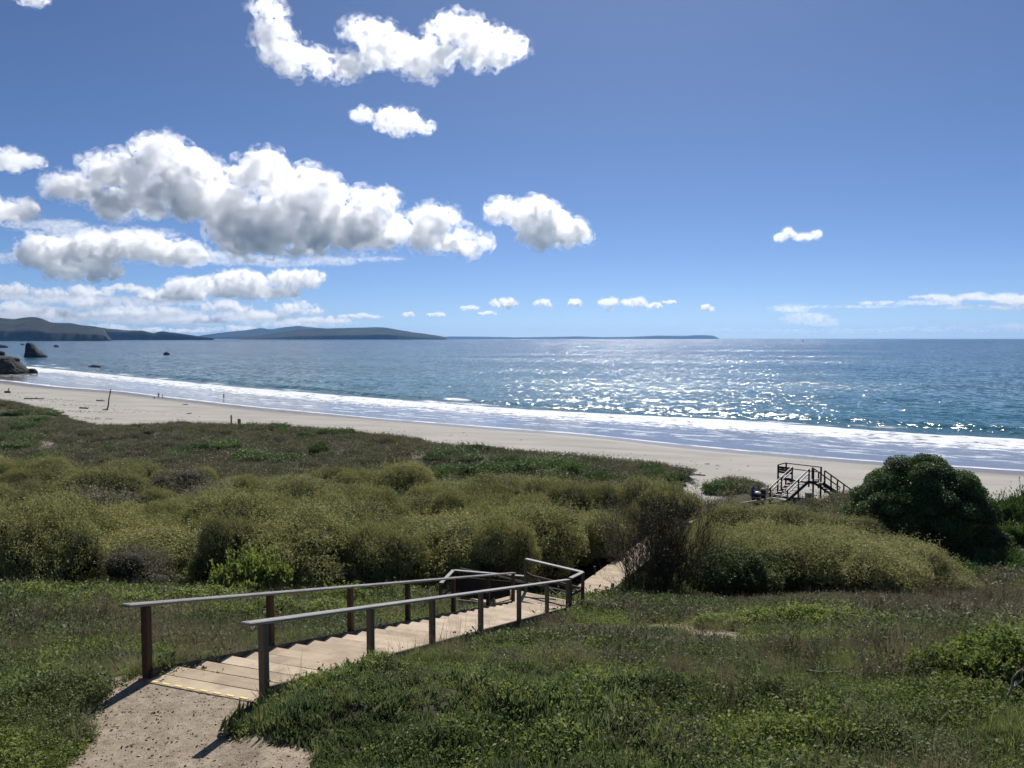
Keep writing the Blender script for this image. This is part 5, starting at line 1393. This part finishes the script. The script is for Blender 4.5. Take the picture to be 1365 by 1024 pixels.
# ------------------------------------------------------------------ dry stalks and dead branches
def build_dry_things():
    rng = np.random.default_rng(9)
    stalk = []
    for _ in range(4):
        paths, r0, r1 = [], [], []
        for b in range(7):
            p = np.array([rng.normal(0, 0.06), rng.normal(0, 0.06), 0]); d = np.array([rng.normal(0, 0.16), rng.normal(0, 0.16), 1.0]); L = rng.uniform(0.45, 0.95)
            q = [p + d * L * t + np.array([rng.normal(0, 0.012), rng.normal(0, 0.012), 0]) for t in np.linspace(0, 1, 5)]
            paths.append(q); r0.append(0.0035); r1.append(0.002)
            for c in range(5):
                t = rng.uniform(0.45, 1.0); o = p + d * L * t; e = o + np.array([rng.normal(0, 0.07), rng.normal(0, 0.07), rng.uniform(0.03, 0.14)])
                paths.append([o, (o + e) / 2, e]); r0.append(0.002); r1.append(0.005)
        me = tube_mesh('dry_stalk', paths, r0, r1, 3)
        stalk.append(me)
    M1 = m_plain('brown_stalks', (0.13, 0.085, 0.055), 0.9, 0.4, 3.0); M2 = m_plain('straw_stalks', (0.27, 0.225, 0.155), 0.9, 0.3, 3.0)
    for i, m in enumerate(stalk): m.materials.append(M1 if i < 2 else M2)
    cc = coll('dry_stalks', stalk)
    X = []; Y = []
    for px, py, n, sp in ((1235, 820, 50, 1.0), (1285, 815, 60, 1.2), (1340, 825, 40, 1.2), (1200, 835, 16, 0.7), (1160, 880, 6, 0.6), (1135, 900, 8, 0.4), (1060, 900, 5, 0.5), (1190, 915, 6, 0.5), (30, 835, 60, 1.3), (80, 842, 45, 1.2), (10, 862, 40, 1.0), (260, 850, 24, 1.0), (720, 845, 14, 0.7), (860, 870, 8, 1.0), (950, 880, 6, 0.8), (340, 850, 12, 0.8), (1340, 960, 5, 0.5)):
        p = on_ground(px, py)
        X += list(rng.normal(p[0], sp, n)); Y += list(rng.normal(p[1], sp * 0.8, n))
    X, Y = np.array(X), np.array(Y); ok = (struct_clear(X, Y) > 0.1) & ~path_mask(X, Y); X, Y = X[ok], Y[ok]
    scatter('dry_stalks', 'brown and straw-coloured dry stalks standing in the grass', 'dry stalks', np.stack([X, Y, H(X, Y) - 0.01], 1), rng.uniform(0.4, 0.95, len(X)), rng.integers(0, 4, len(X)), cc, rng, 0.18)
    def branch(label, px, py, L, seed, ang, up):
        r = np.random.default_rng(seed); p = on_ground(px, py)
        paths, r0, r1 = [], [], []
        def g(o, d, l, rad, lev):
            pts = [o]; q = o.copy(); dd = d.copy()
            for i in range(5):
                dd = dd + r.normal(0, 0.22, 3); dd /= np.linalg.norm(dd); q = q + dd * l / 5; q[2] = max(q[2], 0.02); pts.append(q.copy())
            paths.append(pts); r0.append(rad); r1.append(rad * 0.4)
            if lev:
                for k in range(3): g(np.array(pts[r.integers(2, 6)]), dd + r.normal(0, 0.7, 3) + np.array([0, 0, 0.2]), l * 0.5, rad * 0.6, lev - 1)
        g(np.zeros(3), np.array([math.cos(ang), math.sin(ang), up]), L, 0.018, 2)
        o = link('dead_branch', tube_mesh('dead_branch', paths, r0, r1, 5), M_PALE, loc=(p[0], p[1], p[2] + 0.12))
        tag(o, label, 'branch')
    branch('bleached forked dead branch lying below the leafy meadow shrubs', 1338, 950, 0.5, 3, 1.2, 0.9)
    branch('pale fallen stick lying across the grass near dry stalks', 1075, 905, 0.75, 5, -0.35, 0.15)
    branch('pale crooked dead branch under the bright green shrub row', 1215, 848, 1.1, 8, 2.6, 0.5)
    # single magenta flower beside the stringer
    p = on_ground(606, 862)
    rt = tag(empty('pink_flower', (p[0], p[1], p[2])), 'single small magenta flower on a thin stem beside the stairs', 'flower')
    link('stem', tube_mesh('stem', [[(0, 0, 0), (0.01, 0, 0.15), (0.0, 0.01, 0.3)]], [0.004], [0.003], 4), m_plain('flower_stem', (0.05, 0.09, 0.03)), rt)
    n = 14; N = np.stack([np.cos(np.arange(n) * 2 * math.pi / n), np.sin(np.arange(n) * 2 * math.pi / n), np.full(n, 0.5)], 1); N /= np.linalg.norm(N, axis=1, keepdims=True)
    V = []; F = []
    for i, d in enumerate(N):
        t = np.array([-d[1], d[0], 0]); b = np.array([0, 0, 0.3])
        V += [b, b + d * 0.03 + t * 0.012, b + d * 0.055, b + d * 0.03 - t * 0.012]; F.append([4 * i, 4 * i + 1, 4 * i + 2, 4 * i + 3])
    link('petals', mesh_np('petals', V, F), m_plain('magenta_petals', (0.55, 0.06, 0.32), 0.6, 0.1), rt)
build_dry_things()

# ------------------------------------------------------------------ rocks, beach things, people, boat
def make_rock_material():
    t = NT('dark_sea_rock'); P = t.pos()
    n1 = t.noise(P, 0.25, 7, 0.65); n2 = t.noise(t.mapping(P, (1, 1, 2.5)), 0.6, 6, 0.7)
    c = t.ramp(t.math('ADD', t.math('MULTIPLY', n1, 0.5), t.math('MULTIPLY', n2, 0.5)), [(0.36, (0.018, 0.017, 0.018)), (0.52, (0.055, 0.05, 0.045)), (0.68, (0.13, 0.115, 0.09))])
    return t.surf(t.princ(c, 0.85, t.bump(n2, 1.0, 1.2), 0.3))
M_ROCK = make_rock_material()
def rock(label, Y, prof, seed, depth=0.7, rough=0.10):
    """prof: (height fraction rows) list of (py, px_left, px_right) from top to base, at distance Y"""
    prof = sorted(prof)
    base = at_depth((prof[-1][1] + prof[-1][2]) / 2, prof[-1][0], Y)
    ys = np.linspace(prof[0][0], prof[-1][0], 26)
    l = np.interp(ys, [p[0] for p in prof], [p[1] for p in prof]); r = np.interp(ys, [p[0] for p in prof], [p[2] for p in prof])
    seg = 56; V = []
    for k, (y, a, b) in enumerate(zip(ys, l, r)):
        A = at_depth(a, y, Y); B = at_depth(b, y, Y)
        c = (A + B) / 2; hw = max((B[0] - A[0]) / 2, 0.05)
        for j in range(seg):
            an = 2 * math.pi * j / seg
            V.append([c[0] + hw * math.cos(an), c[1] + depth * (0.35 * base_w(prof, Y) + 0.65 * hw) * math.sin(an), c[2]])
    V = np.array(V)
    # sink the base under the water
    V = np.vstack([V, V[-seg:] * np.array([1, 1, 0]) + np.array([0, 0, -3.0])])
    V = np.vstack([V, [[V[:seg, 0].mean(), V[:seg, 1].mean(), V[0, 2] + 0.1]]])
    rows = 27
    w = base_w(prof, Y)
    d = V - np.array([base[0], Y, 0]); nz = fbm(V[:, 0] * 4 / w, V[:, 1] * 4 / w, V[:, 2] * 4 / w, seed=seed, oct=5)
    V[:, :2] += (d[:, :2] / (np.linalg.norm(d[:, :2], axis=1, keepdims=True) + 1e-6)) * nz[:, None] * w * rough * 2.0
    F = []
    for i in range(rows - 1):
        for j in range(seg): F.append([i * seg + j, (i + 1) * seg + j, (i + 1) * seg + (j + 1) % seg, i * seg + (j + 1) % seg])
    top = len(V) - 1
    me = bpy.data.meshes.new('sea_rock'); me.from_pydata([tuple(v - np.array([base[0], base[1], 0])) for v in V], [], F + [[top, j, (j + 1) % seg] for j in range(seg)]); me.update()
    o = link('sea_rock', me, M_ROCK, loc=(base[0], base[1], 0))
    return tag(o, label, 'rock')
def base_w(prof, Y): return (prof[-1][2] - prof[-1][1]) / F_PX * Y / 2
rock('tall dark wedge-shaped sea stack standing in the water', 740, [(457, 38, 41), (459, 36, 44), (462, 35, 46.5), (467, 34.5, 51), (471, 34, 57), (474, 33.5, 61), (476.3, 33, 63)], 1)
rock('large dark headland boulder at the end of the beach', 395, [(474.5, -60, 6), (476, -70, 16), (478, -75, 23), (484, -80, 28), (489, -85, 33), (494, -88, 37), (498.5, -90, 38)], 2, depth=0.45, rough=0.13)
rock('low dark rock ledge beside the headland boulder', 400, [(491.5, 38, 45), (493, 36, 48), (495.5, 34, 50)], 3)
for lab, Y, pf in (('small dark rock awash in the open bay', 850, [(469.6, 219.5, 224.5), (471.2, 218, 226)]), ('flat wave-washed rock shelf offshore of the surf', 480, [(486.6, 121, 130), (488, 118, 134)]), ('low rock near the foot of the far cliffs, left of the stack', 2100, [(458.3, 28, 31), (459.8, 27.5, 32.5)]), ('thin dark reef rock seaward of the headland boulder', 1500, [(460, -3, 7), (461.5, -5, 10)]), ('small dark rock seaward of the wedge-shaped stack', 1600, [(459.8, 73, 76), (461, 71.5, 78)]), ('thin reef rock between the stack and the headland boulder', 800, [(468.3, -2, 4), (469.6, -4, 6)])):
    (y0, a0, b0), (y1, a1, b1) = pf
    rock(lab, Y, [(y0 - 0.25, (a0 + b0) / 2 - 0.6, (a0 + b0) / 2 + 0.2), (y0, a0 + 0.8, b0 - 1.2), ((y0 + y1) / 2, a0, b0), (y1, a1, b1)], int(Y), rough=0.14)

def ground_pt(px, py):
    return on_ground(px, py, 40.0)
def build_beach_things():
    p = ground_pt(142, 547)
    top = at_depth(148, 518.5, p[1] + 0.5)
    rt = tag(empty('leaning_pole', tuple(p)), 'tall leaning driftwood pole planted in the sand', 'pole')
    a = np.zeros(3) - np.array([0, 0, 0.5]); b = top - p
    rr = np.random.default_rng(4)
    pts = [a + (b - a) * t + np.array([rr.normal(0, 0.05), 0, 0]) * (0 < t < 1) for t in np.linspace(0, 1, 8)]
    link('pole_shaft', tube_mesh('pole_shaft', [pts], [0.17], [0.11], 8), W_DRIFT, rt)
    link('base_wood', tube_mesh('base_wood', [[(-0.9, 0, 0.1), (-0.2, 0.1, 0.16), (0.4, 0, 0.1)]], [0.12], [0.08], 6), W_DRIFT, rt)
    def log(label, px, py, L, r, ang, name='driftwood_log'):
        q = ground_pt(px, py); g = np.random.default_rng(int(px))
        d = np.array([math.cos(ang), math.sin(ang), 0])
        pts = []
        for t in np.linspace(-0.5, 0.5, 6):
            w = q + d * L * t; pts.append([w[0] - q[0], w[1] - q[1], Hs(w[0], w[1]) - q[2] + r * 0.6 + g.normal(0, r * 0.15)])
        o = link(name, tube_mesh(name, [pts, [pts[3], np.array(pts[3]) + [0.1, 0.1, r * 1.6], np.array(pts[3]) + [0.3, 0.2, r * 2.6]]], [r, r * 0.4], [r * 0.7, r * 0.15], 7), W_DRIFT, loc=tuple(q))
        tag(o, label, 'log')
    log('straight driftwood log on the sand beside the leaning pole', 134, 535, 2.1, 0.22, 0.1)
    log('dark driftwood piece half buried near the water, beyond the leaning pole', 247, 540, 1.3, 0.12, 0.3)
    log('dark driftwood stump at the dune foot', 10, 524, 1.5, 0.5, 0.4)
    log('long dark log at the top of the beach before the dune', 45, 532, 5.0, 0.2, 0.05)
    log('tangled driftwood beside the dune grass under the pole', 112, 545, 2.2, 0.22, -0.2)
    log('small driftwood piece on the sand above the tide line', 252, 552, 1.0, 0.12, 0.6)
    log('thin driftwood stick on the open sand', 943, 619, 0.7, 0.06, 0.2)
    log('reddish drift branch where the sandy trail meets the beach', 930, 634, 1.8, 0.12, -0.2)
    def post(label, px, py, Y, h, w):
        x = (px - CX) / F_PX * Y; zt = at_depth(px, py, Y)[2]; z = Hs(x, Y)
        rt = tag(empty('beach_post', (x, Y, z)), label, 'post')
        hh = max(h, zt - z)
        beam('shaft', rt, (x, Y, z - 0.3), (x + 0.03, Y, z + hh), w, w, W_DRIFT, up=(1, 0, 0), bev=0.03)
        beam('cap', rt, (x + 0.03, Y, z + hh + 0.003), (x + 0.03, Y, z + hh + 0.06), w * 0.8, w * 0.8, W_DARK, up=(1, 0, 0), bev=0.02)
    post('thin taller wooden post at the dune edge', 306.5, 554, 124, 1.4, 0.22)
    post('stubby thick wooden post at the dune edge beside a thinner one', 317, 559, 124, 0.9, 0.42)
build_beach_things()

def person(label, px, py, H_, shirt, trousers, hair, pose='stand', face=0.0):
    q = ground_pt(px, py) if py > 0 else None
    q = np.array([q[0], q[1], max(q[2], 0.02)])
    k = H_ / 1.75
    J = {'pel': (0, 0, 0.93), 'wst': (0, 0, 1.08), 'chs': (0, 0.0, 1.30), 'nck': (0, 0, 1.48), 'hed': (0, 0.02, 1.60), 'top': (0, 0.01, 1.73),
         'hl': (-0.10, 0, 0.90), 'kl': (-0.12, 0.05, 0.50), 'al': (-0.12, 0.0, 0.09), 'tl': (-0.13, 0.16, 0.04),
         'hr': (0.10, 0, 0.90), 'kr': (0.12, 0.10, 0.51), 'ar': (0.13, -0.04, 0.10), 'tr': (0.14, 0.12, 0.04),
         'sl': (-0.19, 0, 1.42), 'el': (-0.27, -0.02, 1.15), 'wl': (-0.26, 0.08, 0.90), 'gl': (-0.25, 0.11, 0.80),
         'sr': (0.19, 0, 1.42), 'er': (0.27, -0.03, 1.15), 'wr': (0.27, 0.06, 0.90), 'gr': (0.26, 0.09, 0.80)}
    if pose == 'crouch':
        J.update({'pel': (0, -0.05, 0.45), 'wst': (0, 0.03, 0.58), 'chs': (0, 0.14, 0.78), 'nck': (0, 0.22, 0.95), 'hed': (0, 0.27, 1.06), 'top': (0, 0.28, 1.19), 'hl': (-0.1, -0.03, 0.42), 'kl': (-0.16, 0.32, 0.50), 'al': (-0.14, 0.05, 0.09), 'tl': (-0.15, 0.22, 0.04), 'hr': (0.1, -0.03, 0.42), 'kr': (0.16, 0.32, 0.50), 'ar': (0.14, 0.05, 0.09), 'tr': (0.15, 0.22, 0.04), 'sl': (-0.18, 0.2, 0.9), 'el': (-0.24, 0.35, 0.68), 'wl': (-0.16, 0.5, 0.5), 'gl': (-0.12, 0.52, 0.38), 'sr': (0.18, 0.2, 0.9), 'er': (0.24, 0.35, 0.68), 'wr': (0.16, 0.5, 0.5), 'gr': (0.12, 0.52, 0.38)})
    R = {'pel': .15, 'wst': .135, 'chs': .155, 'nck': .055, 'hed': .10, 'top': .06, 'hl': .10, 'kl': .065, 'al': .045, 'tl': .035, 'hr': .10, 'kr': .065, 'ar': .045, 'tr': .035, 'sl': .065, 'el': .045, 'wl': .032, 'gl': .035, 'sr': .065, 'er': .045, 'wr': .032, 'gr': .035}
    E = [('pel', 'wst'), ('wst', 'chs'), ('chs', 'nck'), ('nck', 'hed'), ('hed', 'top'), ('pel', 'hl'), ('hl', 'kl'), ('kl', 'al'), ('al', 'tl'), ('pel', 'hr'), ('hr', 'kr'), ('kr', 'ar'), ('ar', 'tr'), ('chs', 'sl'), ('sl', 'el'), ('el', 'wl'), ('wl', 'gl'), ('chs', 'sr'), ('sr', 'er'), ('er', 'wr'), ('wr', 'gr')]
    names = list(J)
    me = bpy.data.meshes.new('person'); me.from_pydata([tuple(np.array(J[n]) * k) for n in names], [(names.index(a), names.index(b)) for a, b in E], [])
    o = bpy.data.objects.new('tmp', me); COL.objects.link(o)
    o.modifiers.new('skin', 'SKIN'); sd = o.modifiers.new('sub', 'SUBSURF'); sd.levels = 1; sd.render_levels = 1
    for i, n in enumerate(names):
        me.skin_vertices[0].data[i].radius = (R[n] * k, R[n] * k * (0.8 if n in ('chs', 'wst', 'pel') else 1.0)); me.skin_vertices[0].data[i].use_root = (n == 'pel')
    dg = bpy.context.evaluated_depsgraph_get()
    m2 = bpy.data.meshes.new_from_object(o.evaluated_get(dg))
    bpy.data.objects.remove(o)
    skin = m_plain('skin', (0.38, 0.24, 0.17), 0.6, 0.05); m2.materials.clear()
    for m_ in (m_plain('cloth_top', shirt, 0.85, 0.15), m_plain('cloth_trousers', trousers, 0.85, 0.15), skin, m_plain('hair', hair, 0.8, 0.2)): m2.materials.append(m_)
    zs = [0.93, 1.50, 1.66] if pose != 'crouch' else [0.48, 0.97, 1.12]
    for f in m2.polygons:
        z = f.center.z / k; arm = abs(f.center.x) > 0.22 * k
        f.material_index = 1 if z < zs[0] and not arm else (0 if z < zs[1] and not (arm and z < zs[0]) else (2 if (z < zs[2] and f.center.y > -0.02) or arm else 3))
        f.use_smooth = True
    ob = link('person', m2, loc=(q[0], q[1], q[2]), rot=(0, 0, face))
    tag(ob, label, 'person')
person('adult in a dark blue top standing at the water edge between two children', 211.5, 531.5, 1.72, (0.03, 0.06, 0.12), (0.03, 0.03, 0.04), (0.03, 0.02, 0.015), face=0.4)
person('child in a reddish top standing beside the adult at the water edge', 216.3, 531.0, 1.15, (0.20, 0.06, 0.05), (0.05, 0.05, 0.07), (0.05, 0.035, 0.02), face=-0.5)
person('small child crouching on the wet sand by the adult', 206, 532.0, 1.05, (0.12, 0.07, 0.06), (0.05, 0.04, 0.04), (0.04, 0.03, 0.02), pose='crouch', face=0.9)
person('lone person in dark clothes standing in the shallow wash', 298.5, 533.5, 1.70, (0.02, 0.022, 0.03), (0.03, 0.035, 0.05), (0.02, 0.015, 0.01), face=2.6)
person('person in dark clothes near the headland boulder at the beach end', 16, 506.5, 1.72, (0.03, 0.03, 0.035), (0.03, 0.03, 0.04), (0.02, 0.015, 0.01), face=1.5)

def build_boat():
    p = on_z(1070, 457, 0.0); p = p * (4200 / p[1]); p[2] = 0
    rt = tag(empty('sailing_boat', (p[0], p[1], 0)), 'tiny dark boat with a mast far out on the open sea', 'boat')
    n = 12; V = []; F = []
    for i in range(n + 1):
        t = i / n * 2 - 1; b = 1.8 * (1 - abs(t) ** 2.2) + 0.05; sh = 1.3 + 0.5 * t * t
        for sx, zz in ((-1, sh), (-0.75, 0.2), (0, -0.5), (0.75, 0.2), (1, sh)): V.append((t * 6.5, sx * b, zz))
    for i in range(n):
        for j in range(4): F.append([i * 5 + j, i * 5 + j + 1, i * 5 + 6 + j, i * 5 + 5 + j])
        F.append([i * 5 + 4, i * 5, i * 5 + 5, i * 5 + 9])
    link('hull', mesh_np('hull', V, F), m_plain('boat_hull', (0.06, 0.05, 0.06), 0.5), rt)
    link('mast', tube_mesh('mast', [[(0, 0, 0.8), (0, 0, 9), (0, 0, 15)]], [0.22], [0.12], 6), m_plain('boat_mast', (0.06, 0.06, 0.06)), rt)
    link('cabin', box_mesh(4.0, 2.0, 1.8, 0.2), m_plain('boat_cabin', (0.12, 0.08, 0.08)), rt, (-1.0, 0, 2.1))
    V = [(0.3, 0.05, 2.2), (5.5, 0.0, 2.2), (0.3, 0.05, 13.5), (0.3, -0.05, 2.2), (5.5, -0.1, 2.2), (0.3, -0.05, 13.5)]
    link('sail', mesh_np('sail', V, [[0, 1, 2], [3, 5, 4]]), m_plain('boat_sail', (0.10, 0.07, 0.07)), rt)
build_boat()
